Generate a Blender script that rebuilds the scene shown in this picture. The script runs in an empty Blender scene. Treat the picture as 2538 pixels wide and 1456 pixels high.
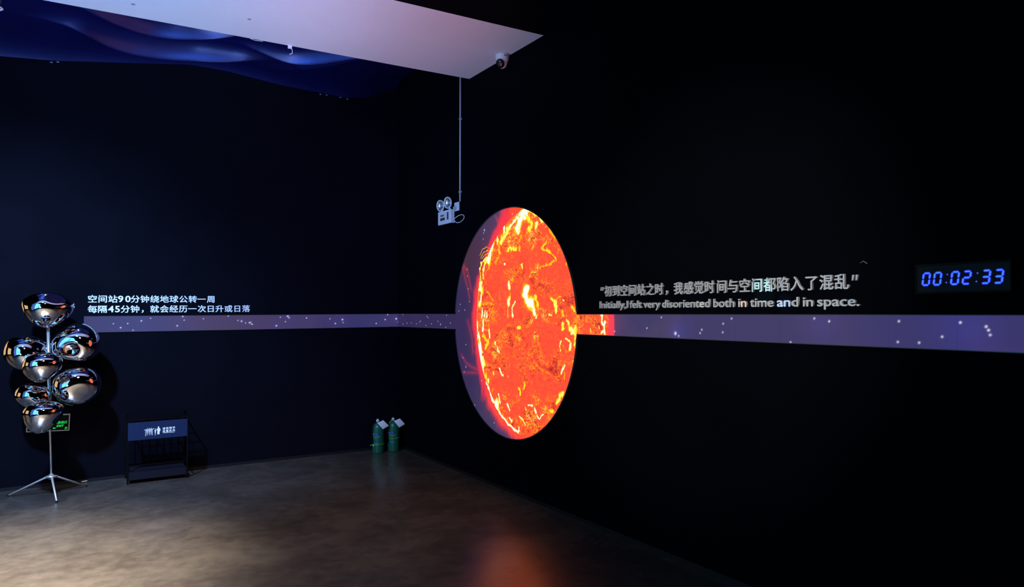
import bpy, bmesh, math, random
import numpy as np
from mathutils import Vector, Matrix, Euler

# ---------------------------------------------------------------- camera, world, lights, exposure
scene = bpy.context.scene
COL = scene.collection
F_PX = 1781.74
cam_data = bpy.data.cameras.new('camera')
cam = bpy.data.objects.new('camera', cam_data)
COL.objects.link(cam)
cam_data.sensor_width = 36.0
cam_data.sensor_fit = 'HORIZONTAL'
cam_data.lens = F_PX / 2538 * 36.0
fw = Vector((0.52364132, 0.85161665, 0.02342761))
rt = Vector((0.85190957, -0.52365322, -0.00611475))
up = Vector((-0.00706052, -0.02316014, 0.99970684))
m = Matrix((rt, up, -fw)).transposed().to_4x4()
m.translation = Vector((-3.304, -7.94478, 1.6))
cam.matrix_world = m
cam_data.clip_start = 0.05
scene.camera = cam

world = bpy.data.worlds.new('world')
scene.world = world
world.use_nodes = True
bg = world.node_tree.nodes['Background']
bg.inputs[0].default_value = (0.02, 0.03, 0.08, 1)
bg.inputs[1].default_value = 0.0

scene.view_settings.view_transform = 'Standard'
scene.view_settings.look = 'None'
scene.view_settings.exposure = 0.0
scene.view_settings.gamma = 1.0
scene.view_settings.use_curve_mapping = False
scene.cycles.max_bounces = 6
scene.cycles.diffuse_bounces = 2
scene.cycles.glossy_bounces = 5
scene.cycles.sample_clamp_indirect = 4.0
scene.cycles.use_denoising = True
scene.cycles.denoiser = 'OPENIMAGEDENOISE'

def spot(name, loc, target, power, color, angle, blend=0.5, radius=0.08):
    l = bpy.data.lights.new(name, 'SPOT')
    l.energy = power; l.color = color
    l.spot_size = math.radians(angle); l.spot_blend = blend
    l.shadow_soft_size = radius
    o = bpy.data.objects.new(name, l); COL.objects.link(o)
    o.location = loc
    d = Vector(target) - Vector(loc)
    o.rotation_euler = d.to_track_quat('-Z', 'Y').to_euler()
    return o

def area(name, loc, target, power, color, sx, sy):
    l = bpy.data.lights.new(name, 'AREA')
    l.shape = 'RECTANGLE'; l.size = sx; l.size_y = sy
    l.energy = power; l.color = color
    o = bpy.data.objects.new(name, l); COL.objects.link(o)
    o.location = loc
    d = Vector(target) - Vector(loc)
    o.rotation_euler = d.to_track_quat('-Z', 'Y').to_euler()
    return o

# unseen spots, some read from shadows and floor light, the fills added for effect
spot('blue_track_spot', (-4.1, -3.0, 3.8), (-3.7, 0.0, 0.6), 1700, (0.30, 0.52, 1.0), 84, 1.0, 0.10)
spot('warm_floor_spot', (-4.6, -4.2, 3.8), (-4.0, -2.95, 0.0), 8200, (1.0, 0.92, 0.80), 50, 1.0, 0.15)
spot('warm_wide_spot', (-3.4, -4.6, 3.8), (-2.6, -2.4, 0.0), 480, (1.0, 0.80, 0.72), 70, 1.0, 0.3)
spot('drape_fill_spot', (-1.3, -9.2, 0.9), (-2.3, -0.7, 4.12), 1300, (0.35, 0.55, 1.0), 20, 1.0, 0.35)  # added behind the camera to raise highlights on the folds
spot('down_spot', (-3.42, -0.55, 3.6), (-3.42, -0.42, 0.0), 200, (0.95, 0.9, 0.9), 26, 0.8, 0.03)
spot('corner_fill_spot', (-6.0, -6.6, 3.0), (-0.5, -0.8, 1.9), 1100, (0.26, 0.42, 1.0), 34, 1.0, 0.2)
spot('red_fill_spot', (-2.6, -6.2, 0.5), (-1.35, -2.9, 3.86), 260, (1.0, 0.22, 0.26), 34, 1.0, 0.3)  # added red fill that puts the pink tone on the beam
spot('blue_fill_spot', (-5.8, -5.0, 0.6), (-3.4, -1.9, 3.9), 1050, (0.22, 0.40, 1.0), 80, 1.0, 0.3)  # added blue fill for the beam underside and drape
spot('quote_fill_spot', (-4.6, -7.2, 3.4), (0.0, -4.85, 1.7), 760, (1.0, 0.97, 0.95), 30, 0.8, 0.1)  # added neutral fill so the silver letters show grey
# narrow coloured spots added to tint single letters
spot('cyan_letter_spot', (-2.6, -4.2, 2.6), (0.0, -5.265, 1.700), 260, (0.30, 0.95, 1.0), 2.6, 0.3, 0.01)
spot('blue_letter_spot', (-2.6, -4.4, 2.4), (0.0, -5.398, 1.632), 300, (0.25, 0.5, 1.0), 1.9, 0.2, 0.01)
spot('orange_letter_spot', (-2.6, -4.3, 2.5), (0.0, -5.128, 1.630), 260, (1.0, 0.42, 0.22), 1.1, 0.1, 0.005)
spot('peach_letter_spot', (-2.6, -4.3, 2.5), (0.0, -4.804, 1.630), 130, (1.0, 0.75, 0.65), 1.0, 0.2, 0.005)

# measured on the screens: painted flares (polyline, radius, heat), stars (u, z, radius), letter centres
S = [([(2.816, 2.446), (2.731, 2.38), (2.678, 2.312)], 0.0244, 1.1), ([(2.847, 2.401), (2.896, 2.328), (2.87, 2.293)], 0.0196, 0.8), ([(2.809, 2.457), (2.719, 2.423), (2.639, 2.39), (2.558, 2.353)], 0.0075, 1), ([(2.558, 2.353), (2.503, 2.298), (2.446, 2.249), (2.397, 2.217)], 0.0155, 0.85), ([(2.361, 2.183), (2.346, 2.13), (2.374, 2.109)], 0.008, 0.7), ([(2.828, 2.455), (2.94, 2.407), (3.0, 2.384)], 0.0098, 0.85), ([(3.0, 2.384), (3.059, 2.334)], 0.0095, 0.9), ([(2.975, 2.309), (2.975, 2.286)], 0.0098, 0.9), ([(2.736, 2.24), (2.716, 2.2)], 0.0101, 0.6), ([(2.528, 2.141), (2.65, 2.139)], 0.0103, 0.8), ([(2.709, 2.149), (2.722, 2.113)], 0.0088, 0.7), ([(3.169, 2.256), (3.208, 2.213), (3.242, 2.187)], 0.0115, 0.65), ([(3.116, 2.153), (3.057, 2.111), (3.144, 2.081), (3.212, 2.051), (3.256, 1.999)], 0.0071, 0.7), ([(3.097, 2.039), (3.12, 1.991)], 0.019, 0.42), ([(3.228, 1.985), (3.131, 1.964), (3.025, 1.947)], 0.0069, 0.65), ([(2.301, 2.041), (2.345, 2.067)], 0.0133, 0.6), ([(2.74, 1.993), (2.752, 1.965)], 0.0075, 0.85), ([(2.458, 2.017), (2.472, 2.012)], 0.0052, 1), ([(3.387, 1.966), (3.409, 1.974)], 0.0067, 0.6), ([(2.0, 2.124), (2.062, 2.177), (2.132, 2.194), (2.207, 2.173), (2.251, 2.136)], 0.0033, 0.75), ([(2.015, 2.096), (2.078, 2.149), (2.162, 2.162), (2.243, 2.115)], 0.0033, 0.8), ([(2.046, 2.094), (2.108, 2.128), (2.169, 2.135), (2.236, 2.1)], 0.0033, 0.8), ([(2.021, 1.894), (1.998, 1.983), (2.038, 2.057), (2.138, 2.096)], 0.0071, 0.85), ([(2.075, 1.903), (2.06, 1.979), (2.1, 2.045), (2.176, 2.067)], 0.006, 0.8), ([(2.106, 1.939), (2.129, 1.976), (2.182, 1.981)], 0.0032, 0.7), ([(2.02, 1.875), (2.012, 1.799)], 0.0164, 0.95), ([(2.035, 1.772), (2.026, 1.677)], 0.006, 1.1), ([(2.112, 1.781), (2.187, 1.749), (2.246, 1.693)], 0.006, 0.6), ([(2.057, 1.65), (2.164, 1.668), (2.26, 1.659)], 0.006, 0.6), ([(2.041, 1.616), (2.04, 1.533)], 0.0068, 1.1), ([(2.095, 1.593), (2.087, 1.544)], 0.0055, 1.1), ([(2.133, 1.578), (2.132, 1.533)], 0.0055, 1.1), ([(2.238, 1.63), (2.178, 1.544), (2.154, 1.414)], 0.0043, 0.7), ([(2.238, 1.637), (2.118, 1.582), (2.04, 1.487)], 0.0037, 0.6), ([(2.268, 1.644), (2.222, 1.545), (2.176, 1.433)], 0.0035, 0.6), ([(2.209, 1.645), (2.071, 1.525)], 0.0032, 0.6), ([(2.063, 1.506), (2.054, 1.412)], 0.006, 1.1), ([(1.968, 1.391), (1.983, 1.296), (2.029, 1.222)], 0.0109, 1.1), ([(2.069, 1.374), (2.145, 1.309), (2.107, 1.263)], 0.0137, 0.72), ([(2.176, 1.414), (2.183, 1.347)], 0.006, 1), ([(1.961, 1.486), (2.062, 1.431), (2.161, 1.406)], 0.0041, 0.65), ([(2.279, 1.313), (2.285, 1.284)], 0.0059, 1.1), ([(2.321, 1.256), (2.35, 1.214)], 0.0059, 1.1), ([(1.989, 1.822), (1.955, 1.678), (1.938, 1.524), (1.944, 1.371)], 0.0042, 0.75), ([(2.538, 1.83), (2.538, 1.791)], 0.0126, 1), ([(2.537, 1.699), (2.53, 1.656)], 0.0104, 1), ([(2.552, 1.791), (2.544, 1.699)], 0.0052, 0.6), ([(2.814, 1.783), (2.801, 1.736), (2.825, 1.684), (2.9, 1.652)], 0.022, 1.25), ([(2.9, 1.659), (2.924, 1.615), (2.936, 1.581)], 0.011, 1.25), ([(2.931, 1.716), (2.991, 1.658), (2.973, 1.631)], 0.0098, 0.75), ([(2.888, 1.707), (2.961, 1.678)], 0.0098, 0.7), ([(2.515, 1.628), (2.508, 1.578), (2.514, 1.528)], 0.0041, 0.9), ([(2.624, 1.676), (2.583, 1.617), (2.589, 1.543)], 0.0055, 0.95), ([(3.185, 1.695), (3.241, 1.661), (3.24, 1.613), (3.251, 1.581)], 0.0107, 0.85), ([(3.263, 1.684), (3.319, 1.708)], 0.0046, 0.7), ([(3.351, 1.679), (3.362, 1.676)], 0.0055, 1), ([(3.328, 1.581), (3.338, 1.549)], 0.0074, 0.7), ([(3.149, 1.565), (3.189, 1.558)], 0.0047, 1), ([(3.343, 1.486), (3.353, 1.454)], 0.0092, 0.8), ([(3.413, 1.509), (3.433, 1.456), (3.485, 1.426)], 0.0134, 0.9), ([(3.507, 1.466), (3.49, 1.373)], 0.0089, 0.8), ([(3.302, 1.278), (3.291, 1.31), (3.319, 1.349)], 0.0055, 0.95), ([(3.374, 1.376), (3.432, 1.359)], 0.006, 0.9), ([(3.448, 1.341), (3.431, 1.297)], 0.0067, 0.95), ([(3.33, 1.321), (3.378, 1.275), (3.452, 1.291)], 0.0055, 0.55), ([(3.495, 1.364), (3.504, 1.318)], 0.0089, 0.85), ([(2.978, 1.554), (2.953, 1.534)], 0.0062, 1.1), ([(2.674, 1.452), (2.707, 1.449)], 0.007, 0.8), ([(2.64, 1.364), (2.732, 1.35)], 0.0075, 0.55), ([(2.355, 1.08), (2.383, 1.049), (2.418, 1.016)], 0.0057, 1.2), ([(2.502, 1.029), (2.502, 1.015)], 0.0041, 1.1), ([(2.246, 1.04), (2.246, 1.01)], 0.0048, 0.8), ([(2.051, 1.121), (2.066, 1.054)], 0.0059, 1), ([(2.118, 0.934), (2.214, 0.805), (2.337, 0.69), (2.497, 0.602), (2.664, 0.544)], 0.0059, 1.2), ([(2.338, 0.843), (2.352, 0.808), (2.366, 0.769)], 0.0057, 1.1), ([(2.485, 0.768), (2.532, 0.727)], 0.0057, 1.1), ([(2.532, 0.667), (2.565, 0.636)], 0.0062, 1.05), ([(2.681, 0.938), (2.701, 0.912), (2.694, 0.877)], 0.0073, 0.75), ([(2.779, 0.971), (2.753, 0.927)], 0.007, 0.7), ([(2.839, 0.796), (2.895, 0.792)], 0.0054, 1.1), ([(2.776, 0.775), (2.795, 0.754)], 0.0054, 0.95), ([(2.932, 0.773), (2.956, 0.745)], 0.0057, 1.1), ([(3.057, 0.747), (3.009, 0.709), (2.985, 0.722)], 0.0071, 1.1), ([(3.063, 0.801), (3.087, 0.787)], 0.0033, 1), ([(2.685, 0.689), (2.749, 0.663), (2.781, 0.622)], 0.0049, 0.95), ([(2.684, 0.599), (2.677, 0.563)], 0.0064, 1.1), ([(2.825, 0.645), (2.818, 0.603)], 0.0039, 0.85), ([(3.33, 0.954), (3.297, 0.913), (3.252, 0.851)], 0.0104, 0.82), ([(3.162, 0.799), (3.19, 0.789)], 0.0078, 0.75), ([(3.36, 1.171), (3.327, 1.127), (3.316, 1.105)], 0.0049, 1), ([(3.354, 1.107), (3.364, 1.077)], 0.0069, 0.6), ([(3.472, 1.215), (3.467, 1.199)], 0.0036, 1), ([(3.826, 1.563), (3.835, 1.531)], 0.0065, 1.1), ([(3.83, 1.516), (3.858, 1.472), (3.857, 1.426)], 0.0056, 1), ([(3.867, 1.513), (3.858, 1.49)], 0.0046, 1.1), ([(3.891, 1.551), (3.904, 1.531)], 0.0031, 0.9), ([(3.788, 1.489), (3.797, 1.46)], 0.0037, 1.2), ([(3.687, 1.464), (3.701, 1.422)], 0.0039, 0.9), ([(3.457, 1.634), (3.487, 1.581)], 0.0078, 0.75), ([(3.528, 1.556), (3.548, 1.541)], 0.0053, 0.6), ([(3.838, 1.431), (3.824, 1.422)], 0.0056, 1.1), ([(3.736, 1.497), (3.735, 1.482)], 0.0035, 0.7)]
STR = [(2.095, 2.352, 0.0066), (2.593, 2.445, 0.0033), (2.08, 2.327, 0.0022), (2.071, 2.271, 0.0022), (1.747, 2.003, 0.0027), (1.755, 1.936, 0.0028), (1.77, 1.813, 0.004), (1.794, 1.688, 0.0029), (1.693, 1.606, 0.0034), (1.572, 1.598, 0.003), (1.599, 1.662, 0.0018), (1.712, 1.05, 0.0051), (1.678, 1.0, 0.0022), (1.889, 0.696, 0.0022), (2.256, 0.575, 0.0028), (2.026, 0.941, 0.0017), (1.715, 1.267, 0.0018), (1.654, 1.137, 0.0022), (4.306, 1.475, 0.0019), (4.446, 1.548, 0.002), (4.573, 1.446, 0.0082), (4.602, 1.431, 0.0012), (4.784, 1.453, 0.0023), (4.798, 1.474, 0.0017), (4.964, 1.462, 0.0016), (4.968, 1.513, 0.0017), (5.032, 1.544, 0.0021), (5.581, 1.548, 0.0019), (5.667, 1.534, 0.0041), (5.434, 1.419, 0.0019), (6.029, 1.538, 0.0022), (6.022, 1.441, 0.0027), (6.121, 1.441, 0.0033), (6.223, 1.471, 0.0023), (6.301, 1.535, 0.0043), (6.404, 1.519, 0.0045), (6.413, 1.504, 0.0041), (6.419, 1.484, 0.0023), (3.97, 1.446, 0.0017), (0.156, 1.559, 0.0041), (0.156, 1.448, 0.0041), (0.275, 1.461, 0.0042), (0.394, 1.466, 0.0034), (0.536, 1.456, 0.0034), (0.623, 1.476, 0.0034), (0.651, 1.489, 0.0039), (0.816, 1.539, 0.0043), (0.845, 1.525, 0.003), (0.789, 1.442, 0.0035), (0.932, 1.461, 0.004), (1.092, 1.489, 0.0037), (1.151, 1.458, 0.0053), (1.274, 1.43, 0.0036), (1.294, 1.554, 0.0028), (1.381, 1.475, 0.0038)]
STL = [(-2.884, 1.455, 0.0053), (-2.824, 1.494, 0.0045), (-2.777, 1.429, 0.004), (-2.705, 1.519, 0.0054), (-2.623, 1.544, 0.0037), (-2.332, 1.559, 0.0058), (-2.319, 1.521, 0.0038), (-2.383, 1.465, 0.0054), (-1.898, 1.56, 0.0043), (-1.802, 1.511, 0.0038), (-1.765, 1.503, 0.0059), (-1.725, 1.484, 0.0035), (-1.685, 1.486, 0.0058), (-1.672, 1.491, 0.0034), (-1.666, 1.472, 0.0035), (-1.656, 1.469, 0.0026), (-2.946, 1.494, 0.0019), (-2.138, 1.533, 0.0019), (-1.365, 1.54, 0.004), (-1.286, 1.551, 0.0069), (-1.272, 1.534, 0.0049), (-1.311, 1.492, 0.004), (-1.407, 1.449, 0.0061), (-1.082, 1.53, 0.005), (-0.821, 1.517, 0.0034), (-0.759, 1.464, 0.0053), (-0.677, 1.507, 0.0068), (-0.669, 1.473, 0.0032), (-0.275, 1.457, 0.0026), (-0.165, 1.501, 0.0041), (-0.134, 1.558, 0.0046), (-0.165, 1.501, 0.0046), (-0.027, 1.509, 0.0074), (-0.005, 1.472, 0.004), (-0.275, 1.457, 0.0026)]
L1 = [('空', -3.122), ('间', -3.037), ('站', -2.951), ('9', -2.885), ('0', -2.823), ('分', -2.759), ('钟', -2.676), ('绕', -2.588), ('地', -2.501), ('球', -2.414), ('公', -2.326), ('转', -2.24), ('一', -2.156), ('周', -2.069)]
L2 = [('每', -3.121), ('隔', -3.038), ('4', -2.967), ('5', -2.912), ('分', -2.845), ('钟', -2.762), ('，', -2.694), ('就', -2.588), ('会', -2.501), ('经', -2.415), ('历', -2.328), ('一', -2.242), ('次', -2.153), ('日', -2.068), ('升', -1.984), ('或', -1.895), ('日', -1.808), ('落', -1.72)]
R1 = [('“', 3.834), ('初', 3.905), ('到', 3.993), ('空', 4.082), ('间', 4.168), ('站', 4.257), ('之', 4.347), ('时', 4.432), ('，', 4.502), ('我', 4.607), ('感', 4.696), ('觉', 4.783), ('时', 4.869), ('间', 4.964), ('与', 5.047), ('空', 5.135), ('间', 5.222), ('都', 5.309), ('陷', 5.395), ('入', 5.482), ('了', 5.57), ('混', 5.658), ('乱', 5.743), ('”', 5.814)]
R2 = [('Initially,I', 3.809, 4.121), ('felt', 4.141, 4.264), ('very', 4.28, 4.439), ('disoriented', 4.459, 4.871), ('both', 4.898, 5.059), ('in', 5.087, 5.147), ('time', 5.172, 5.331), ('and', 5.355, 5.491), ('in', 5.518, 5.579), ('space.', 5.603, 5.837)]

# ---------------------------------------------------------------- helpers
def lin(c):
    out = []
    for v in c[:3]:
        v = v / 255.0
        out.append(v / 12.92 if v <= 0.04045 else ((v + 0.055) / 1.055) ** 2.4)
    return tuple(out)

MATS = {}
def mat(name, color, rough=0.6, metal=0.0, spec=0.5, bump=0.0, bscale=60.0, var=0.0, vscale=8.0):
    """procedural principled material: base colour varied by noise, fine bump"""
    if name in MATS: return MATS[name]
    mt = bpy.data.materials.new(name); mt.use_nodes = True
    nt = mt.node_tree; b = nt.nodes['Principled BSDF']
    b.inputs['Roughness'].default_value = rough
    b.inputs['Metallic'].default_value = metal
    b.inputs['Specular IOR Level'].default_value = spec
    tc = nt.nodes.new('ShaderNodeTexCoord')
    nz = nt.nodes.new('ShaderNodeTexNoise'); nz.inputs['Scale'].default_value = vscale
    nz.inputs['Detail'].default_value = 4
    nt.links.new(tc.outputs['Object'], nz.inputs['Vector'])
    rp = nt.nodes.new('ShaderNodeValToRGB')
    rp.color_ramp.elements[0].position = 0.3; rp.color_ramp.elements[1].position = 0.7
    c0 = [max(0, v * (1 - var)) for v in color]; c1 = [min(1, v * (1 + var)) for v in color]
    rp.color_ramp.elements[0].color = (*c0, 1); rp.color_ramp.elements[1].color = (*c1, 1)
    nt.links.new(nz.outputs['Fac'], rp.inputs['Fac'])
    nt.links.new(rp.outputs['Color'], b.inputs['Base Color'])
    if bump > 0:
        n2 = nt.nodes.new('ShaderNodeTexNoise'); n2.inputs['Scale'].default_value = bscale
        n2.inputs['Detail'].default_value = 3
        nt.links.new(tc.outputs['Object'], n2.inputs['Vector'])
        bp = nt.nodes.new('ShaderNodeBump'); bp.inputs['Strength'].default_value = bump
        bp.inputs['Distance'].default_value = 0.01
        nt.links.new(n2.outputs['Fac'], bp.inputs['Height'])
        nt.links.new(bp.outputs['Normal'], b.inputs['Normal'])
    MATS[name] = mt
    return mt

def emis(name, color, strength):
    if name in MATS: return MATS[name]
    mt = bpy.data.materials.new(name); mt.use_nodes = True
    b = mt.node_tree.nodes['Principled BSDF']
    b.inputs['Base Color'].default_value = (0.01, 0.01, 0.01, 1)
    b.inputs['Emission Color'].default_value = (*color, 1)
    b.inputs['Emission Strength'].default_value = strength
    MATS[name] = mt
    return mt

def link(name, mesh, material=None, parent=None):
    o = bpy.data.objects.new(name, mesh); COL.objects.link(o)
    if material is not None and not mesh.materials: mesh.materials.append(material)
    if parent is not None: o.parent = parent
    return o

def obj(name, bm, material, parent=None, smooth=False):
    me = bpy.data.meshes.new(name)
    bmesh.ops.recalc_face_normals(bm, faces=bm.faces[:])
    if smooth:
        for f in bm.faces: f.smooth = True
    bm.to_mesh(me); bm.free()
    return link(name, me, material, parent)

def thing(name, label, cat, loc=(0, 0, 0), rotz=0, group=None):
    o = bpy.data.objects.new(name, None); COL.objects.link(o)
    o.location = loc; o.rotation_euler = (0, 0, rotz)
    o.empty_display_size = 0.1
    return tag(o, label, cat, group)

def tag(o, label, cat, group=None):
    o['label'] = label; o['category'] = cat
    if group: o['group'] = group
    return o

def struct(o, label, cat='room'):
    o['kind'] = 'structure'; o['label'] = label; o['category'] = cat
    return o

def add_box(bm, a, b, bevel=0.0):
    x0, y0, z0 = a; x1, y1, z1 = b
    ret = bmesh.ops.create_cube(bm, size=1.0)
    vs = ret['verts']
    for v in vs:
        v.co.x = x0 if v.co.x < 0 else x1
        v.co.y = y0 if v.co.y < 0 else y1
        v.co.z = z0 if v.co.z < 0 else z1
    if bevel > 0:
        es = list({e for v in vs for e in v.link_edges})
        bmesh.ops.bevel(bm, geom=es, offset=bevel, segments=2, affect='EDGES', profile=0.5)

def box(a, b, bevel=0.0):
    bm = bmesh.new(); add_box(bm, a, b, bevel); return bm

def add_tube(bm, pts, r, seg=10, cap=True, closed=False):
    """round tube along a polyline, r a number or a list"""
    pts = [Vector(p) for p in pts]; n = len(pts)
    rr = r if isinstance(r, (list, tuple)) else [r] * n
    rings = []; prev = None
    for i, p in enumerate(pts):
        if closed: d = pts[(i + 1) % n] - pts[i - 1]
        elif i == 0: d = pts[1] - pts[0]
        elif i == n - 1: d = pts[-1] - pts[-2]
        else: d = pts[i + 1] - pts[i - 1]
        d.normalize()
        if prev is None:
            a = Vector((0, 0, 1)) if abs(d.z) < 0.9 else Vector((1, 0, 0))
            prev = d.cross(a).normalized()
        u = (prev - d * prev.dot(d)).normalized(); prev = u
        w = d.cross(u)
        rings.append([bm.verts.new(p + (u * math.cos(t) + w * math.sin(t)) * rr[i])
                      for t in [2 * math.pi * k / seg for k in range(seg)]])
    m_ = n if closed else n - 1
    for i in range(m_):
        A = rings[i]; B = rings[(i + 1) % n]
        for k in range(seg):
            bm.faces.new((A[k], A[(k + 1) % seg], B[(k + 1) % seg], B[k]))
    if cap and not closed:
        bm.faces.new(rings[0]); bm.faces.new(rings[-1][::-1])

def curve_pts(pts, n=5):
    """Catmull-Rom points through pts"""
    P = [Vector(p) for p in pts]; P = [P[0]] + P + [P[-1]]; out = []
    for i in range(1, len(P) - 2):
        a, b_, c, d = P[i - 1:i + 3]
        for k in range(n):
            t = k / n
            out.append(0.5 * ((2 * b_) + (c - a) * t + (2 * a - 5 * b_ + 4 * c - d) * t * t + (3 * b_ - a - 3 * c + d) * t ** 3))
    out.append(P[-2]); return out

def tube(pts, r, seg=10, **k):
    bm = bmesh.new(); add_tube(bm, pts, r, seg, **k); return bm

def add_lathe(bm, prof, seg=32, M=None):
    """prof: list of (radius, z)"""
    rings = []
    for r, z in prof:
        if r < 1e-6: ring = [bm.verts.new((0, 0, z))]
        else: ring = [bm.verts.new((r * math.cos(2 * math.pi * k / seg), r * math.sin(2 * math.pi * k / seg), z)) for k in range(seg)]
        rings.append(ring)
    for A, B in zip(rings, rings[1:]):
        for k in range(seg):
            a0, a1 = A[k % len(A)], A[(k + 1) % len(A)]
            b0, b1 = B[k % len(B)], B[(k + 1) % len(B)]
            vs = []
            for v in (a0, a1, b1, b0):
                if v not in vs: vs.append(v)
            if len(vs) > 2: bm.faces.new(vs)
    if M is not None:
        for ring in rings:
            for v in ring: v.co = M @ v.co

def lathe(prof, seg=32, M=None):
    bm = bmesh.new(); add_lathe(bm, prof, seg, M); return bm

def prism(poly, depth, M):
    """flat outline (x, y) extruded to z = depth, then moved by M"""
    bm = bmesh.new()
    lo = [bm.verts.new((x, y, 0)) for x, y in poly]
    hi = [bm.verts.new((x, y, depth)) for x, y in poly]
    n = len(poly)
    bm.faces.new(lo[::-1]); bm.faces.new(hi)
    for k in range(n): bm.faces.new((lo[k], lo[(k + 1) % n], hi[(k + 1) % n], hi[k]))
    bmesh.ops.transform(bm, matrix=M, verts=bm.verts[:])
    return bm

# frames of the two walls: text x runs to the right along the wall, y up, z out of the wall
M_LEFT = Matrix(((1, 0, 0, 0), (0, 0, -1, 0), (0, 1, 0, 0), (0, 0, 0, 1)))      # plane y = 0, room at -y
M_RIGHT = Matrix(((0, 0, -1, 0), (-1, 0, 0, 0), (0, 1, 0, 0), (0, 0, 0, 1)))    # plane x = 0, x_text = u = -y

GL = {}
def glyph(txt, size=1.0, bold=0.02, extrude=0.0, space=1.0, shear=0.0, res=3):
    key = (txt, bold, extrude, space, shear, size)
    if key in GL: return GL[key]
    cu = bpy.data.curves.new('glyph', 'FONT')
    cu.body = txt; cu.size = 1.0; cu.offset = 0.0; cu.extrude = extrude
    cu.resolution_u = res; cu.space_character = space; cu.shear = shear
    o = bpy.data.objects.new('glyph', cu); COL.objects.link(o)
    dg = bpy.context.evaluated_depsgraph_get()
    me = bpy.data.meshes.new_from_object(o.evaluated_get(dg))
    bpy.data.objects.remove(o)
    if bold > 0 and len(me.vertices):
        # bolder strokes: the same glyph laid over itself with small shifts
        bm = bmesh.new()
        for k, (sx_, sy_) in enumerate(((0, 0), (1, 0), (-1, 0), (0, 0.8), (0, -0.8), (0.7, 0.6), (-0.7, -0.6), (0.7, -0.6), (-0.7, 0.6))):
            v0 = len(bm.verts)
            bm.from_mesh(me)
            bm.verts.ensure_lookup_table()
            for v_ in bm.verts[v0:]:
                v_.co.x += sx_ * bold; v_.co.y += sy_ * bold; v_.co.z += (k * 0.012 if v_.co.z > 0 else 0)
        bm.to_mesh(me); bm.free()
    n = len(me.vertices)
    co = np.empty(n * 3); me.vertices.foreach_get('co', co); co = co.reshape(-1, 3)
    bb = (co[:, 0].min(), co[:, 0].max(), co[:, 1].min(), co[:, 1].max()) if n else (0, 0, 0, 0)
    GL[key] = (me, bb)
    return GL[key]

def put_text(name, txt, M, x, y, sx, sy, material, parent=None, depth=0.004, off=0.0, bold=0.02, shear=0.0, anchor='c', nsp=1.0):
    """one mesh object for a piece of writing; x, y = centre (anchor 'c') or the font origin ('o')"""
    me0, bb = glyph(txt, bold=bold, extrude=0.5, shear=shear, space=nsp)
    me = me0.copy()
    n = len(me.vertices)
    co = np.empty(n * 3); me.vertices.foreach_get('co', co); co = co.reshape(-1, 3)
    if anchor == 'c':
        co[:, 0] = (co[:, 0] - (bb[0] + bb[1]) / 2) * sx + x
    elif anchor == 'l':
        co[:, 0] = (co[:, 0] - bb[0]) * sx + x
    else:
        co[:, 0] = co[:, 0] * sx + x
    co[:, 1] = co[:, 1] * sy + y
    co[:, 2] = (co[:, 2] + 0.5) * depth + off
    R = np.array(M)[:3, :3]; t = np.array(M)[:3, 3]
    co = co @ R.T + t
    me.vertices.foreach_set('co', co.ravel())
    me.name = name
    me.materials.clear()
    return link(name, me, material, parent)

# ---------------------------------------------------------------- materials
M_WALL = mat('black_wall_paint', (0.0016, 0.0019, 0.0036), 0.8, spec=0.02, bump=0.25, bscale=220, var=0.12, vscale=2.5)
M_BLACK = mat('black_metal', (0.003, 0.003, 0.004), 0.5, spec=0.15)
M_CEIL = mat('black_ceiling_paint', (0.006, 0.006, 0.008), 0.9, spec=0.1)
M_WHITE = mat('white_ceiling_paint', (0.80, 0.79, 0.79), 0.8, spec=0.2, bump=0.1, bscale=90, var=0.02, vscale=1.6)
M_LETTER = mat('white_acrylic', (0.82, 0.84, 0.86), 0.55)
M_STEEL = mat('silver_letter_metal', (0.62, 0.61, 0.59), 0.42, metal=0.25)
M_PLASTIC = mat('white_plastic', (0.78, 0.78, 0.78), 0.45)
M_CHROME = mat('chrome', (0.80, 0.80, 0.82), 0.035, metal=1.0)
M_POLE = mat('brushed_chrome', (0.80, 0.80, 0.80), 0.25, metal=0.9)
M_DRAPE = mat('navy_satin', (0.003, 0.0012, 0.046), 0.36, spec=1.0, var=0.2, vscale=3)
M_DRAPE.node_tree.nodes['Principled BSDF'].inputs['IOR'].default_value = 2.3
M_DRAPE.node_tree.nodes['Principled BSDF'].inputs['Specular Tint'].default_value = (0.16, 0.30, 1.0, 1)

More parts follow.
